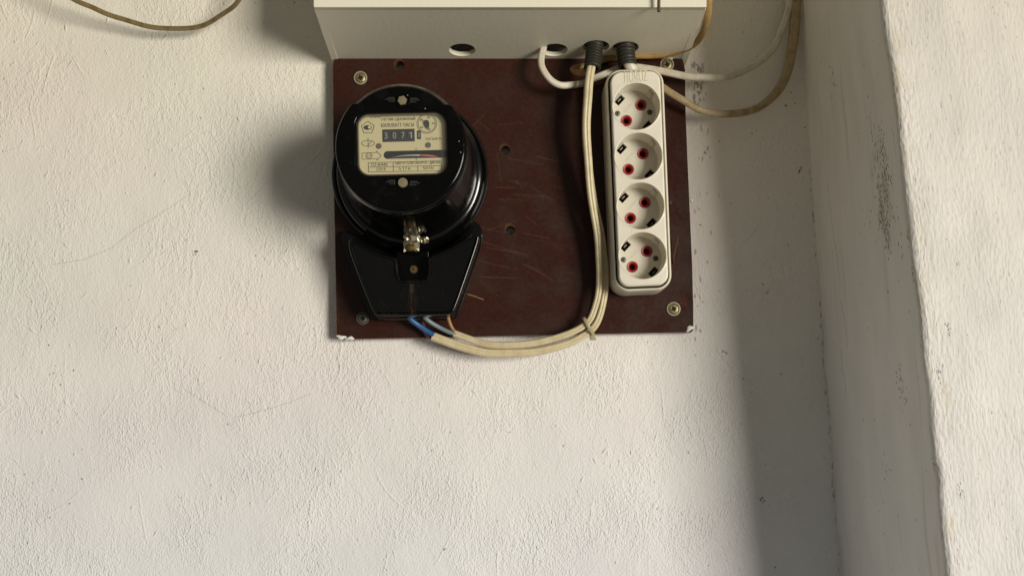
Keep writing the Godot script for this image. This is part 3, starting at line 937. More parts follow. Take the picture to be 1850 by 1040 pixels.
	tr.append(flat_ring(inset(fp, sgn * -0.0011), 0.0216)); tr.append(flat_ring(inset(fp, sgn * -0.0004), 0.0224))
	for i in 7:
		var q := PI / 2 * i / 6.0
		tr.append(flat_ring(inset(fp, sgn * 0.0017 * (1.0 - cos(q))), 0.0483 + 0.0017 * sin(q)))
	tr.append(flat_ring(inset(fp, sgn * 0.0026), 0.0494))
	var s := loft(tr)
	var face := inset(fp, sgn * 0.0032)
	s.merge(loft([tr[-1], flat_ring(face, 0.0484)]))
	var ti := Geometry2D.triangulate_polygon(face)
	for i in ti.size() / 3:
		s.tri(Vector3(face[ti[i * 3]].x, face[ti[i * 3]].y, 0.0484), Vector3(face[ti[i * 3 + 2]].x, face[ti[i * 3 + 2]].y, 0.0484), Vector3(face[ti[i * 3 + 1]].x, face[ti[i * 3 + 1]].y, 0.0484))
	var li := Image.create(512, 384, false, Image.FORMAT_RGB8)
	li.fill(Color(0.040, 0.040, 0.037))
	var lpx := func(x: float, y: float) -> Vector2: return Vector2((x - 605.0) / 280.0 * 512.0, (y - 390.0) / 200.0 * 384.0)
	for k in 70:
		var yy := rng.randf_range(498, 574)
		var p: Vector2 = lpx.call(744 + rng.randfn() * 5.0, yy)
		dab(li, p.x, p.y, rng.randf_range(2, 7), rng.randf_range(6, 22), 0.0, Color(0.27, 0.19, 0.11), 0.10)
	for k in 26:
		var p: Vector2 = lpx.call(743 + rng.randfn() * 1.2, rng.randf_range(528, 572))
		dab(li, p.x, p.y, 1.1, rng.randf_range(3, 8), 0.0, Color(0.36, 0.24, 0.13), 0.3)
	for k in 60:
		var p := Vector2(rng.randf_range(650, 850), rng.randf_range(450, 565))
		var d := Vector2.from_angle(rng.randf_range(0.6, 2.2)) * rng.randf_range(4, 22)
		scratch(li, [lpx.call(p.x, p.y), lpx.call(p.x + d.x, p.y + d.y)], 0.8, Color(0.24, 0.22, 0.19), rng.randf_range(0.1, 0.35))
	for k in 18:
		var p: Vector2 = lpx.call(rng.randf_range(690, 720), 567.0 + rng.randf_range(-1, 1))
		dab(li, p.x, p.y, 1.2, 0.9, 0.0, Color(0.5, 0.46, 0.38), 0.5)
	for k in 90:
		var p: Vector2 = lpx.call(620 + rng.randfn() * 5, 432 + absf(rng.randfn()) * 12)
		dab(li, p.x, p.y, rng.randf_range(1, 3), rng.randf_range(1, 4), 0.0, Color(0.30, 0.25, 0.19), 0.10)
	var lidm := StandardMaterial3D.new()
	lidm.resource_name = "smeared bakelite"
	lidm.albedo_texture = ImageTexture.create_from_image(li)
	lidm.roughness = 0.12
	lidm.metallic_specular = 0.42
	for i in s.v.size():
		var kz := PX * (1.0 - 0.05)
		s.uv[i] = Vector2((s.v[i].x / kz + VX - 605.0) / 280.0, (VY - s.v[i].y / kz - 390.0) / 200.0)
	# every face of the loft must look outward, whichever way the outline runs
	var tc := build("terminal_cover", orient(s, Vector3(at(745, 530, 0.03).x, at(745, 530, 0.03).y, 0.03)), lidm, t, 34.0, false)
	# the notch: a lower step with a screw, and the sealing bracket above it
	var n0 := at(716, 452, 0.036); var n1 := at(775, 508, 0.036)
	build("notch_floor", box(Vector3((n0.x + n1.x) / 2, (n0.y + n1.y) / 2, 0.032), Vector3(n1.x - n0.x, n0.y - n1.y, 0.009), 0.0015), black, tc)
	var rusty := mat("rusty screw", Color(0.36, 0.28, 0.18), 0.5, 0.5)
	build("cover_screw", lathe([Vector2(0.0036, -0.001), Vector2(0.0036, 0.0016), Vector2(0.0028, 0.0024), Vector2(0.0009, 0.0025), Vector2(0.0006, 0.0012), Vector2(0.0001, 0.0012)], 20, Transform3D(Basis(), at(747, 487, 0.0365))), rusty, tc, 35.0, false)
	build("sealing_slot", box(at(743, 521, 0.0484), Vector3(0.0034, 0.0075, 0.0006), 0.0002), mat("dark slot", Color.BLACK, 0.8), tc)
	var steel := mat("bright steel", Color(0.62, 0.585, 0.49), 0.36, 0.85)
	for q in [[729, 424, 758, 454, 6, "sealing_foil"], [758, 428, 775, 440, 4, "seal_tab"]]:      # crumpled sealing strips
		var foil := []
		var nn: int = q[4]
		for j in nn + 1:
			var row := PackedVector3Array()
			for i in nn + 1:
				var fx := float(i) / nn; var fy := float(j) / nn
				var p := at(lerpf(q[0], q[2], fx) + rng.randf_range(-1.5, 1.5), lerpf(q[1], q[3], fy) + rng.randf_range(-1.5, 1.5), 0.0475 - absf(fx - 0.45) * 0.004)
				row.append(p + Vector3(0, 0, rng.randf_range(-0.0010, 0.0010)))
			foil.append(row)
		build(q[5], loft(foil, false), steel, t, 12.0, false)
	build("bracket_screw", lathe([Vector2(0.0032, -0.001), Vector2(0.0030, 0.0012), Vector2(0.0019, 0.0021), Vector2(0.0001, 0.0022)], 18, Transform3D(Basis(), at(743, 447, 0.0485))), mat("brass screw", Color(0.63, 0.52, 0.28), 0.3, 0.9), t, 30.0, false)

func orient(s: S, c: Vector3) -> S:
	var up := 0.0
	for i in s.v.size() / 3:
		var nrm := (s.v[i * 3 + 2] - s.v[i * 3]).cross(s.v[i * 3 + 1] - s.v[i * 3])
		if nrm.dot((s.v[i * 3] + s.v[i * 3 + 1] + s.v[i * 3 + 2]) / 3.0 - c) < 0.0:
			var q := s.v[i * 3 + 1]; s.v[i * 3 + 1] = s.v[i * 3 + 2]; s.v[i * 3 + 2] = q
	return s

const DZ := 0.1172

func on_dial(x: float, y: float) -> Vector3:
	return at(x, y, DZ + 0.0002)

func make_dial(t: Node3D, ax: Transform3D, wc: Vector2) -> void:
	var cream := mat("cream dial", Color(0.765, 0.72, 0.54), 0.55)
	var ink := mat("dial ink", Color(0.20, 0.17, 0.12), 0.7)
	var dark := mat("dial black", Color(0.075, 0.07, 0.065), 0.45)
	var soot := mat("dark slot", Color.BLACK, 0.8)
	var tilt := 0.024
	var rot := Basis(Vector3(0, 0, 1), tilt)
	# plate with a slot cut through it
	var sc := at(752, 278.6, DZ)
	var slot := rounded(0.0252, 0.0030, 0.00299, 8)
	var plate := PackedVector2Array([Vector2(0.0266, 0.0325), Vector2(-0.0495, 0.0325), Vector2(-0.0495, -0.0165), Vector2(0.0266, -0.0165)])
	var ang := angles_of([plate, slot], Vector2.ZERO)
	var st := Transform3D(rot, Vector3(sc.x, sc.y, 0))
	var outer := radial(plate, Vector2.ZERO, ang); var inner := radial(slot, Vector2.ZERO, ang)
	var dial := build("dial_plate", loft([flat_ring(outer, DZ - 0.001, st), flat_ring(outer, DZ, st), flat_ring(inner, DZ, st), flat_ring(inner, DZ - 0.0012, st)]), cream, t, 30.0, false)
	build("dial_housing", box(Vector3(sc.x, sc.y, DZ - 0.036), Vector3(0.066, 0.02, 0.002)), soot, dial)
	# the turning disc seen edge-on through the slot, with its red mark
	var dc := at(752, 279.5, DZ); dc.z = DZ - 0.0275
	var dt := Transform3D(Basis(Vector3(1, 0, 0), -PI / 2), dc)
	build("rotor_disc", lathe([Vector2(0.001, -0.0006), Vector2(0.0262, -0.0006), Vector2(0.0266, -0.0004), Vector2(0.0266, 0.0004), Vector2(0.0262, 0.0006), Vector2(0.001, 0.0006)], 90, dt), mat("aluminium", Color(0.78, 0.78, 0.75), 0.45, 0.35), dial, 30.0, false)
	var rr := []
	for y in [-0.0005, 0.0005]:
		var ring := PackedVector3Array()
		for i in 21:
			var q := lerpf(0.10, 0.95, i / 20.0)
			ring.append(dc + Vector3(sin(q) * 0.0268, y, cos(q) * 0.0268))
		rr.append(ring)
	build("red_mark", loft(rr, false), mat("red mark", Color(0.70, 0.17, 0.13), 0.5), dial, 30.0, false)
	# print
	var s := S.new()
	var T := func(x: float, y: float) -> Transform3D: return Transform3D(rot, on_dial(x, y))
	var k := PX * (1.0 - DZ)
	for l in [["ЕТИ-81", 678, 210.8, 4.4, 18], ["СЧЕТЧИК ОДНОФАЗНЫЙ", 719, 214.8, 4.6, 62], ["КИЛОВАТТ-ЧАСЫ", 718, 225.7, 6.4, 59], ["ГОСТ 6570-75", 783, 250.8, 4.2, 28], ["СО-И446", 685, 297.2, 5.2, 30], ["1кВт·ч=1200 ОБОРОТ. ДИСКА", 754, 294.2, 5.0, 82], ["220 В", 688, 305.5, 5.0, 17], ["5-17 А", 731, 304.6, 5.0, 21], ["50 Hz", 774, 303.2, 5.0, 20]]:
		s.merge(lettering(l[0], l[3] * k, l[4] * k, T.call(l[1], l[2]), 0.0001))
	var lines := [[665, 293.8, 797, 290.6], [665, 301.8, 797, 299.0], [665, 310.4, 797, 308.6], [665, 293.8, 665.6, 310.4], [710, 292.8, 710.6, 309.8], [754.5, 299.8, 755, 309.2], [797, 290.6, 797.4, 308.6], [751.4, 267.0, 751.6, 272.5], [751.9, 285.6, 752.0, 289.5]]
	lines.append_array([[653.8, 276.4, 680, 275.4], [680, 275.4, 680, 272.8], [680, 272.8, 688.4, 281], [688.4, 281, 681, 289.4], [681, 289.4, 680.8, 286.6], [680.8, 286.6, 654, 287.4], [654, 287.4, 653.8, 276.4], [664.7, 249, 664.9, 267], [664, 263, 672, 254]])
	for l in lines: s.merge(bar(on_dial(l[0], l[1]), on_dial(l[2], l[3]), 0.00034, 0.0001))
	var outline := func(x: float, y: float, rx: float, ry: float, n: int, turn: float, wdt: float) -> void:
		for i in n:
			var p := on_dial(x + cos(turn + TAU * i / n) * rx, y + sin(turn + TAU * i / n) * ry)
			var q := on_dial(x + cos(turn + TAU * (i + 1) / n) * rx, y + sin(turn + TAU * (i + 1) / n) * ry)
			s.merge(bar(p, q, wdt, 0.0001))
	outline.call(664.3, 230.5, 12.2, 11.6, 5, -PI / 2, 0.00040)
	outline.call(664.7, 258.7, 11.6, 5.2, 22, 0.0, 0.00036)
	outline.call(666.4, 281.2, 5.6, 5.0, 18, 0.0, 0.00036)
	outline.call(771.0, 223.0, 15.5, 15.5, 26, 0.0, 0.00018)
	outline.call(771.0, 223.0, 18.0, 18.0, 30, 0.0, 0.00018)
	s.merge(lettering("2,5", 4.0 * k, 7.5 * k, T.call(666.4, 281.2), 0.0001))
	var nums := ["00", "20", "40", "60", "80"]
	for i in 5:
		var q := -PI / 2 + TAU * i / 5.0 + 0.3
		s.merge(lettering(nums[i], 3.6 * k, 0.0, T.call(771.0 + cos(q) * 11.6, 223.0 + sin(q) * 11.6), 0.0001))
	for i in 50:
		var q := TAU * i / 50.0
		s.merge(bar(on_dial(771.0 + cos(q) * 15.5, 223.0 + sin(q) * 15.5), on_dial(771.0 + cos(q) * 18.0, 223.0 + sin(q) * 18.0), 0.00014, 0.0001))
	var print_ := build("dial_print", s, ink, dial, 20.0, false)
	tag(print_, "", "", "", "stuff")
	var eye := S.new()
	eye = lathe([Vector2(1.0, 0.0), Vector2(0.98, 0.0001), Vector2(0.01, 0.0001)], 24)
	for i in eye.v.size(): eye.v[i] = on_dial(663.8, 230.2) + Vector3(eye.v[i].x * 7.4 * k, eye.v[i].y * 4.2 * k, eye.v[i].z)
	build("eye_mark", eye, dark, dial, 30.0, false)
	build("eye_dot", lathe([Vector2(0.0012, 0.0001), Vector2(0.0011, 0.0003), Vector2(0.0001, 0.0003)], 14, Transform3D(Basis(), on_dial(667, 229.8))), cream, dial, 30.0, false)
	# counter with its digit drums
	var cw := T.call(720.0, 244.5)
	var counter := build("counter_window", box(Vector3(0, 0, 0), Vector3(58.0 * k, 22.6 * k, 0.0008), 0.0002, cw), dark, t)
	var white := mat("digit white", Color(0.62, 0.60, 0.55), 0.5)
	var drum := mat("digit drum", Color(0.17, 0.16, 0.15), 0.4)
	var digits := ["3", "0", "7", "1"]
	for i in 4:
		var dx := [-22.6, -7.4, 7.8, 21.4]
		var p: Vector3 = cw * Vector3(dx[i] * k, 0, 0.0)
		var cyl := Transform3D(rot * Basis(Vector3(0, 1, 0), PI / 2), p - Vector3(0, 0, 0.0042))
		build("digit_drum", lathe([Vector2(0.0001, -4.2 * k), Vector2(0.0056, -4.2 * k), Vector2(0.0056, 4.2 * k), Vector2(0.0001, 4.2 * k)], 30, cyl), drum, counter, 30.0, false)
		build("digit_print", lettering(digits[i], 10.5 * k, 5.6 * k, Transform3D(rot, p + Vector3(0, -0.0004, 0.0014)), 0.0002, false), white, counter, 20.0, false)
	var last: Transform3D = T.call(757.0, 243.4)
	var tenth := build("tenths_window", box(Vector3.ZERO, Vector3(6.8 * k, 15.4 * k, 0.0008), 0.0002, last), dark, t)
	build("digit_print", lettering("8", 8.0 * k, 3.4 * k, Transform3D(rot, last * Vector3(0, -0.0002, 0.0005)), 0.0002), white, tenth, 20.0, false)
	# pointer of the small round dial
	var hand := S.new()
	var hp := on_dial(770.6, 221.5)
	hand.merge(lathe([Vector2(0.0019, 0.0), Vector2(0.0018, 0.0012), Vector2(0.0001, 0.0013)], 20, Transform3D(Basis(), hp)))
	var pointer := build("pointer_hub", hand, dark, dial, 30.0, false)
	build("pointer", loft([PackedVector3Array([on_dial(766.1, 217.6) + Vector3(0, 0, 0.0012), on_dial(775.5, 221.8) + Vector3(0, 0, 0.0012), on_dial(775.1, 234.2) + Vector3(0, 0, 0.0012), on_dial(772.8, 227.8) + Vector3(0, 0, 0.0012), on_dial(772.5, 233.8) + Vector3(0, 0, 0.0012), on_dial(767.2, 225.2) + Vector3(0, 0, 0.0012)]), PackedVector3Array([on_dial(766.1, 217.6) + Vector3(0, 0, 0.0016), on_dial(775.5, 221.8) + Vector3(0, 0, 0.0016), on_dial(775.1, 234.2) + Vector3(0, 0, 0.0016), on_dial(772.8, 227.8) + Vector3(0, 0, 0.0016), on_dial(772.5, 233.8) + Vector3(0, 0, 0.0016), on_dial(767.2, 225.2) + Vector3(0, 0, 0.0016)])], true, true, true), dark, dial, 20.0)
	for q in [[684.5, 263.8], [773.7, 262.0]]:
		build("dial_screw", lathe([Vector2(0.0021, -0.0002), Vector2(0.0021, 0.0006), Vector2(0.0016, 0.0010), Vector2(0.0007, 0.0010), Vector2(0.0005, 0.0004), Vector2(0.0001, 0.0004)], 18, Transform3D(Basis(), on_dial(q[0], q[1]))), mat("dull grey screw", Color.GRAY, 0.5), dial, 30.0, false)

# ---------------------------------------------------------------- the power strip
func make_strip() -> void:
	var zf := 0.0548
	var mid := at(1155.75, 322, zf)
	var tilt := deg_to_rad(2.35)
	var t := thing("power_strip", "white four socket power strip fixed upright on the brown board", "power strip", Vector3(mid.x, mid.y, 0.012))
	var fr := Transform3D(Basis(Vector3(0, 0, 1), tilt), Vector3(mid.x, mid.y, 0))
	var w := 512
	var im := Image.create(w, w, false, Image.FORMAT_RGB8)
	var a := noise_image(w, w, 95, 0.01, 4)
	var b := noise_image(w, w, 96, 0.12, 2)
	for j in w:
		for i in w:
			var k := j * w + i
			var d := clampf((a[k] / 255.0 - 0.52) * 1.2, 0.0, 1.0) * 0.05 + clampf(b[k] / 255.0 - 0.72, 0.0, 1.0) * 0.22
			im.set_pixel(i, j, Color(0.890 - d * 0.9, 0.860 - d, 0.785 - d * 1.3))
	for n in 170:
		dab(im, rng.randf() * w, rng.randf() * w, rng.randf_range(0.5, 1.5), rng.randf_range(0.5, 2.5), rng.randf() * PI, Color(0.50, 0.42, 0.32), rng.randf_range(0.15, 0.6))
	var white := mat("yellowed white plastic", Color(1, 1, 1), 0.34, 0.0, 0.5)
	white.albedo_texture = ImageTexture.create_from_image(im)
	white.uv1_triplanar = true
	white.uv1_scale = Vector3(6, 6, 6)
	var inside := mat("shaded socket plastic", Color(0.80, 0.775, 0.71), 0.22, 0.0, 0.5)  # same plastic as the cover, coloured darker to deepen the recess shade
	var hw := 0.0243; var hl := 0.0918
	var full := rounded(hw, hl, 0.0128, 10)
	var rings := []
	for q in [[0.0016, 0.012], [0.0002, 0.0135], [0.0, 0.0200], [0.0002, 0.0470], [0.0006, 0.0488], [0.0013, 0.0498], [0.0018, 0.0500], [0.0023, 0.0494], [0.0025, 0.0300]]:
		rings.append(flat_ring(inset(full, q[0]), q[1], fr))
	build("strip_body", loft(rings), white, t, 40.0, false)
	# cover plate with four round recesses
	var plate := inset(full, 0.0037)
	var centres := [0.05905, 0.01825, -0.0226, -0.0634]
	var cuts := [0.2, 0.03865, -0.0022, -0.0430, -0.2]
	var s := S.new()
	var edge := []
	for q in [[-0.0001, 0.0470], [0.0, 0.0530], [0.0003, 0.0540], [0.0009, 0.0546], [0.0016, zf]]: edge.append(flat_ring(inset(plate, q[0]), q[1], fr))
	s.merge(loft(edge))
	var topface := inset(plate, 0.0016)
	var R := 0.0193
	for i in 4:
		var c := Vector2(0, centres[i])
		var band := PackedVector2Array([Vector2(0.1, cuts[i]), Vector2(-0.1, cuts[i]), Vector2(-0.1, cuts[i + 1]), Vector2(0.1, cuts[i + 1])])
		var cell: PackedVector2Array = Geometry2D.intersect_polygons(topface, band)[0]
		var circ := ngon(R, 72)
		for k in circ.size(): circ[k] += c
		var ang := angles_of([cell, circ], c)
		var rr := [flat_ring(radial(cell, c, ang), zf, fr)]
		for q in [[R + 0.0009, zf], [R + 0.0004, zf + 0.0003], [R, zf + 0.0002], [R - 0.0004, zf - 0.0005], [R - 0.0006, 0.046], [R - 0.0011, 0.0340]]:
			var ring := PackedVector3Array()
			for th in ang: ring.append(fr * Vector3(c.x + cos(th) * q[0], c.y + sin(th) * q[0], q[1]))
			rr.append(ring)
		s.merge(loft(rr))
	build("strip_cover", s, white, t, 32.0, false)
	build("inner_plate", box(Vector3(0, 0, 0.0275), Vector3(0.040, 0.172, 0.002), 0.0, fr), mat("socket dark", Color(0.10, 0.065, 0.055), 0.7), t)
	build("brand_lettering", lettering("HOROZ", 0.0086, 0.0188, Transform3D(fr.basis, fr * Vector3(0.0004, 0.0835, zf)), 0.0005), mat("moulded letters", Color(0.80, 0.765, 0.66), 0.45), t, 25.0, false)
	var red := mat("red pin collar", Color(0.56, 0.105, 0.085), 0.42)
	var clipm := mat("socket contact", Color(0.42, 0.39, 0.34), 0.4, 0.85)
	for i in 4:
		var c := Vector3(0.0, centres[i], 0.0)
		# floor of the recess, drilled for two pins and the earth contacts
		var holes := []
		for sd in [-1.0, 1.0]:
			var pin := ngon(0.0046, 28)
			for k in pin.size(): pin[k] += Vector2(0.0089, 0.0089) * 0.7071 * sd
			holes.append(pin)
			var sl := PackedVector2Array()
			for k in 4: sl.append(Vector2(-0.0158, 0.0158) * 0.7071 * sd + Vector2(0.0042, 0.0).rotated(PI / 4) * [1, -1, -1, 1][k] + Vector2(0.0, 0.0024).rotated(PI / 4) * [1, 1, -1, -1][k])
			holes.append(sl)
		var fs := pierced(ngon(R - 0.0004, 56), holes, 0.0300, 0.0346, fr * Transform3D(Basis(), c))
		var sock := build("socket", fs, inside, t, 30.0)
		for sd in [-1.0, 1.0]:
			var p := Vector3(0.0089 * cos(PI / 4) * sd, centres[i] + 0.0089 * sin(PI / 4) * sd, 0.0)
			build("pin_collar", lathe([Vector2(0.0047, 0.0290), Vector2(0.0047, 0.0350), Vector2(0.0044, 0.0354), Vector2(0.0034, 0.0352), Vector2(0.0030, 0.0345), Vector2(0.0027, 0.0343), Vector2(0.0024, 0.0338), Vector2(0.0024, 0.0290)], 32, fr * Transform3D(Basis(), p)), red, sock, 35.0, false)
			# earth contact in its slot, and the guide ribs on the wall
			var q := Vector3(-0.0163 * cos(PI / 4) * sd, centres[i] + 0.0163 * sin(PI / 4) * sd, 0.0315)
			build("earth_contact", box(Vector3.ZERO, Vector3(0.0011, 0.0036, 0.0046), 0.0003, fr * Transform3D(Basis(Vector3(0, 0, 1), -PI / 4 if sd > 0 else PI * 0.75), q)), clipm, sock)
			var o := Vector3((R - 0.0012) * cos(PI / 4) * sd, centres[i] + (R - 0.0012) * sin(PI / 4) * sd, 0.0425)
			build("guide_rib", box(Vector3.ZERO, Vector3(0.0022, 0.0052, 0.0150), 0.0006, fr * Transform3D(Basis(Vector3(0, 0, 1), PI / 4), o)), inside, sock)
		if i == 0 or i == 3:
			for q in [[0.0135, 0.0], [-0.0135, 0.0]]:
				screw_small(sock, fr * Vector3(q[0], centres[i] + q[1], 0.0346), 0.0023)
		build("moulded_print", lettering("16A 250V~", 0.0018, 0.0095, fr * Transform3D(Basis(Vector3(0, 0, 1), PI / 4), Vector3(-0.0045, centres[i] + 0.0045, 0.03465)), 0.0002), mat("moulded print", Color(0.78, 0.765, 0.71), 0.5), sock, 20.0, false)

func screw_small(parent: Node, p: Vector3, r: float) -> void:
	build("socket_screw", lathe([Vector2(r, -0.001), Vector2(r, 0.0003), Vector2(r * 0.8, 0.0006), Vector2(r * 0.3, 0.0006), Vector2(r * 0.25, 0.0), Vector2(0.0001, 0.0)], 20, Transform3D(Basis(), p)), mat("dull steel", Color(0.36, 0.355, 0.33), 0.45, 0.7), parent, 35.0, false)

# ---------------------------------------------------------------- corrugated tubes
func make_tubes() -> void:
	var plastic := mat("dark conduit", Color(0.170, 0.163, 0.128), 0.5)
	for q in [["dark corrugated tube ending over the yellowed cable, left of the power strip", [Vector2(1077, 40), Vector2(1076, 72), Vector2(1073, 100), Vector2(1070, 124)], [0.036, 0.037, 0.040, 0.044], 0.0071], ["dark corrugated tube entering the box straight above the power strip", [Vector2(1130, 40), Vector2(1130, 74), Vector2(1131, 98), Vector2(1134, 119)], [0.032, 0.034, 0.036, 0.037], 0.0078]]:
		var p := smooth_path(path_at(q[1], q[2]), 30)
		var n := p.size()
		var rings := []
		var run := 0.0
		for i in n:
			if i: run += p[i].distance_to(p[i - 1])
			var tan := (p[mini(i + 1, n - 1)] - p[maxi(i - 1, 0)]).normalized()
			var side := tan.cross(Vector3(0, 0, 1)).normalized()
			var up := side.cross(tan)
			var ph := fposmod(run / 0.0029, 1.0)
			var r: float = q[3] * (1.0 - 0.13 * smoothstep(0.55, 0.68, ph) * (1.0 - smoothstep(0.87, 1.0, ph)))
			var ring := PackedVector3Array()
			for k in 32: ring.append(p[i] + side * cos(TAU * k / 32) * r + up * sin(TAU * k / 32) * r)
			rings.append(ring)
		var last: PackedVector3Array = rings[-1]
		var inner := PackedVector3Array(); var deep := PackedVector3Array()
		for v in last:
			inner.append(p[-1].lerp(v, 0.8)); deep.append(p[-12].lerp(v + p[-12] - p[-1], 0.8))
		rings.append(inner); rings.append(deep)
		var o := build("corrugated_tube", loft(rings), plastic, self, 30.0, false)
		tag(o, q[0], "conduit", "corrugated tubes under the box")

# ---------------------------------------------------------------- cables
func cable_mat(called: String, col: Color, rough: float, soil: float, seed_: int) -> StandardMaterial3D:
	if mats.has(called): return mats[called]
	var w := 256
	var im := Image.create(w, w, false, Image.FORMAT_RGB8)
	var a := noise_image(w, w, seed_, 0.02, 3)
	var b := noise_image(w, w, seed_ + 1, 0.09, 2)
	for j in w:
		for i in w:
			var k := j * w + i
			var d := clampf(a[k] / 255.0 - 0.4, 0.0, 1.0) * soil + clampf(b[k] / 255.0 - 0.65, 0.0, 1.0) * soil * 1.2
			im.set_pixel(i, j, Color(col.r - d * 0.8, col.g - d, col.b - d * 1.1))
	var m := mat(called, Color.WHITE, rough, 0.0, 0.5)
	m.albedo_texture = ImageTexture.create_from_image(im)
	m.uv1_triplanar = true
	m.uv1_scale = Vector3(16, 16, 16)
	return m

func make_cables() -> void:
	var beige := cable_mat("beige sheath", Color(0.825, 0.77, 0.625), 0.42, 0.14, 101)
	var pale := cable_mat("pale sheath", Color(0.82, 0.785, 0.70), 0.42, 0.20, 103)
	var old := cable_mat("old grey sheath", Color(0.66, 0.585, 0.44), 0.5, 0.28, 105)
	var yellow := cable_mat("yellowed sheath", Color(0.63, 0.51, 0.31), 0.5, 0.18, 107)
	# two flat cables from the conduit to the meter
	var o := thing("meter_cable", "beige flat cable with grey core, inner of the pair curving to the meter", "cable", at(821, 602, 0.022), "cables from the conduit to the meter")
	build("sheath", sweep(path_at([Vector2(1070, 108), Vector2(1068, 126), Vector2(1063, 160), Vector2(1060.5, 205), Vector2(1060.5, 260), Vector2(1065, 320), Vector2(1072, 380), Vector2(1080, 435), Vector2(1083, 480), Vector2(1081, 528), Vector2(1073, 562), Vector2(1058, 585), Vector2(1025, 604), Vector2(965, 619), Vector2(918, 624), Vector2(882, 621.5), Vector2(848, 613), Vector2(821, 602)], [0.043, 0.046, 0.048, 0.048, 0.045, 0.041, 0.037, 0.033, 0.031, 0.029, 0.0275, 0.027, 0.027, 0.027, 0.027, 0.027, 0.026, 0.025]), [0.0072, 0.0072, 0.0068, 0.0058, 0.0056, 0.0058, 0.0060, 0.0060], 0.0050, 0.30, 8, 0.00028), beige, o, 50.0)
	core(o, "grey_core", [Vector2(824, 603), Vector2(812, 600), Vector2(795, 592), Vector2(778, 582), Vector2(766, 572)], [0.026, 0.026, 0.026, 0.028, 0.03], 0.0036, mat("grey blue core", Color(0.47, 0.53, 0.54), 0.4))
	core(o, "brown_core", [Vector2(822, 599), Vector2(817, 593), Vector2(812, 582), Vector2(809, 570)], [0.027, 0.027, 0.028, 0.03], 0.0030, mat("brown core", Color(0.62, 0.46, 0.29), 0.45))
	o = thing("meter_cable", "beige flat cable with bright blue core, outer of the pair below the meter", "cable", at(781, 607, 0.022), "cables from the conduit to the meter")
	build("sheath", sweep(path_at([Vector2(1068, 112), Vector2(1066, 135), Vector2(1061, 170), Vector2(1059, 215), Vector2(1060, 270), Vector2(1068, 330), Vector2(1079, 390), Vector2(1089, 440), Vector2(1093.5, 482), Vector2(1092, 532), Vector2(1084, 570), Vector2(1066, 597), Vector2(1028, 620), Vector2(965, 635), Vector2(915, 638), Vector2(875, 635.5), Vector2(828, 625), Vector2(781, 606.5)], [0.034, 0.036, 0.038, 0.038, 0.036, 0.033, 0.029, 0.026, 0.024, 0.023, 0.0225, 0.022, 0.022, 0.022, 0.022, 0.022, 0.022, 0.022]), [0.0068, 0.0066, 0.0062, 0.0058, 0.0058, 0.0066, 0.0076, 0.0074], 0.0050, 0.24, 8, 0.00028), beige, o, 50.0)
	core(o, "blue_core", [Vector2(784, 605), Vector2(772, 598), Vector2(757, 588), Vector2(746, 580), Vector2(738, 572)], [0.023, 0.023, 0.024, 0.026, 0.028], 0.0042, mat("blue core", Color(0.15, 0.36, 0.56), 0.4))
	core(o, "brown_core", [Vector2(783, 611), Vector2(775, 608), Vector2(768, 600), Vector2(765, 588), Vector2(763, 572)], [0.020, 0.020, 0.020, 0.022, 0.026], 0.0030, mat("dark red core", Color(0.34, 0.14, 0.10), 0.45))
	# the zip tie round both
	var tie := S.new()
	var tp := path_at([Vector2(1053, 573), Vector2(1056, 576), Vector2(1064, 590), Vector2(1071, 602), Vector2(1074, 606)], [0.0245, 0.0305, 0.0315, 0.0255, 0.0215])
	var tn := thing("cable_tie", "translucent cable tie holding the two beige cables together", "cable tie", at(1064, 590, 0.02))
	var nylon := mat("nylon", Color(0.66, 0.61, 0.48), 0.35)
	build("strap", sweep(tp, [0.0028, 0.0028], 0.0011, 0.0, 6), nylon, tn, 50.0)
	build("lock", box(at(1072, 609, 0.0225), Vector3(0.0058, 0.0048, 0.0042), 0.0010, Transform3D()), nylon, tn)
	# pale cable looping out of the box and away behind the strip to the right
	o = thing("looped_cable", "pale flat cable looping from the box's second hole and passing above the power strip", "cable", at(1014, 153, 0.03))
	build("sheath", sweep(path_at([Vector2(990, 60), Vector2(983, 80), Vector2(978, 104), Vector2(981, 125), Vector2(992, 142), Vector2(1014, 153.5), Vector2(1041, 152.5), Vector2(1060, 147), Vector2(1081, 139), Vector2(1103, 128), Vector2(1130, 121), Vector2(1160, 122), Vector2(1197, 129), Vector2(1235, 136), Vector2(1268, 140), Vector2(1300, 140), Vector2(1335, 132), Vector2(1376, 109), Vector2(1404, 76), Vector2(1421, 30), Vector2(1428, -10), Vector2(1430, -60)], [0.027, 0.029, 0.033, 0.036, 0.036, 0.034, 0.031, 0.029, 0.026, 0.022, 0.022, 0.024, 0.026, 0.026, 0.024, 0.020, 0.016, 0.013, 0.011, 0.010, 0.009, 0.009]), [0.0058, 0.0058, 0.0056, 0.0058, 0.0062, 0.0062, 0.0060, 0.0058], 0.0046, 0.14, 8, 0.0003), pale, o, 50.0)
	o = thing("grimy_cable", "grimy tan cable sagging from behind the power strip to the inner corner", "cable", at(1305, 206, 0.02))
	build("sheath", sweep(path_at([Vector2(1150, 142), Vector2(1175, 145), Vector2(1199, 158), Vector2(1230, 179), Vector2(1263, 197), Vector2(1305, 206), Vector2(1342, 203), Vector2(1376, 191), Vector2(1404, 166), Vector2(1424, 124), Vector2(1434, 70), Vector2(1438, 0), Vector2(1440, -60)], [0.018, 0.022, 0.027, 0.028, 0.026, 0.020, 0.016, 0.014, 0.012, 0.010, 0.009, 0.009, 0.009]), [0.0058, 0.0060, 0.0060, 0.0062, 0.0064, 0.0082, 0.0094, 0.0094], 0.0046, 0.14, 8, 0.0003), old, o, 50.0)
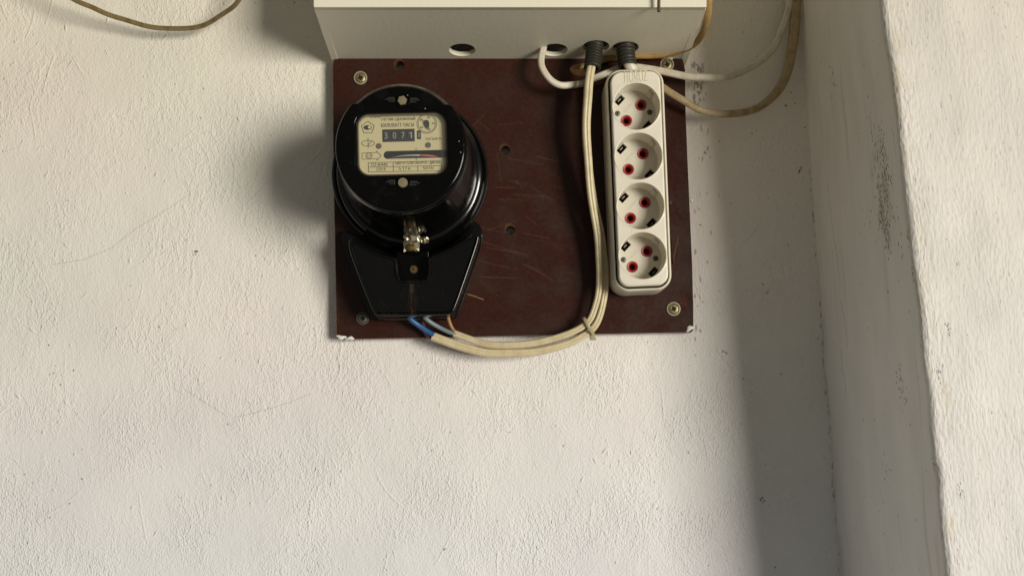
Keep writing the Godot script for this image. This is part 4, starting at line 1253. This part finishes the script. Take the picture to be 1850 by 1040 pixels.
	# yellowed cable that follows the box's lower edge
	o = thing("yellowed_cable", "yellowed cable along the lower right edge of the white box", "cable", at(1190, 100, 0.02))
	build("sheath", sweep(path_at([Vector2(1072, 116), Vector2(1064, 123), Vector2(1052, 130), Vector2(1041, 131), Vector2(1036, 125), Vector2(1046, 121), Vector2(1070, 116), Vector2(1100, 105), Vector2(1128, 103), Vector2(1150, 101), Vector2(1193, 99), Vector2(1233, 90), Vector2(1262, 72), Vector2(1276, 42), Vector2(1281, 0), Vector2(1283, -50)], [0.040, 0.038, 0.034, 0.029, 0.023, 0.019, 0.0165, 0.0165, 0.0165, 0.018, 0.020, 0.024, 0.040, 0.070, 0.088, 0.090]), [0.0060, 0.0060, 0.0056, 0.0052, 0.0052, 0.0056, 0.0060, 0.0056], 0.0044, 0.0, 8, 0.0002), yellow, o, 50.0)
	# lead of the power strip
	o = thing("strip_lead", "short white lead between the power strip's top and the conduit above", "cable", at(1140, 120, 0.03))
	build("sheath", sweep(path_at([Vector2(1133, 105), Vector2(1137, 116), Vector2(1141, 124), Vector2(1144, 136)], [0.037, 0.037, 0.036, 0.034]), [0.0100], 0.0075, 0.0, 6), pale, o, 50.0)
	# thin clear twin lead on the wall
	var clear := cable_mat("clear twin lead", Color(0.50, 0.435, 0.30), 0.16, 0.22, 111)
	o = thing("hanging_wire_loop", "thin brownish twin wire drooping in a loop at the top left", "wire", at(322, 52, 0.03))
	build("twin_wire", sweep(path_at([Vector2(60, -50), Vector2(134, -1), Vector2(172, 16), Vector2(216, 33), Vector2(269, 47.5), Vector2(325, 52), Vector2(369, 44), Vector2(406, 23), Vector2(432, -2), Vector2(455, -50)], [0.044, 0.036, 0.030, 0.024, 0.019, 0.017, 0.019, 0.026, 0.034, 0.042]), [0.0042], 0.0026, 0.3, 10, 0.0003), clear, o, 50.0)

func core(o: Node3D, called: String, px: Array, zs: Array, d: float, m: Material) -> void:
	build(called, sweep(path_at(px, zs), [d], d, 0.0, 6), m, o, 50.0)
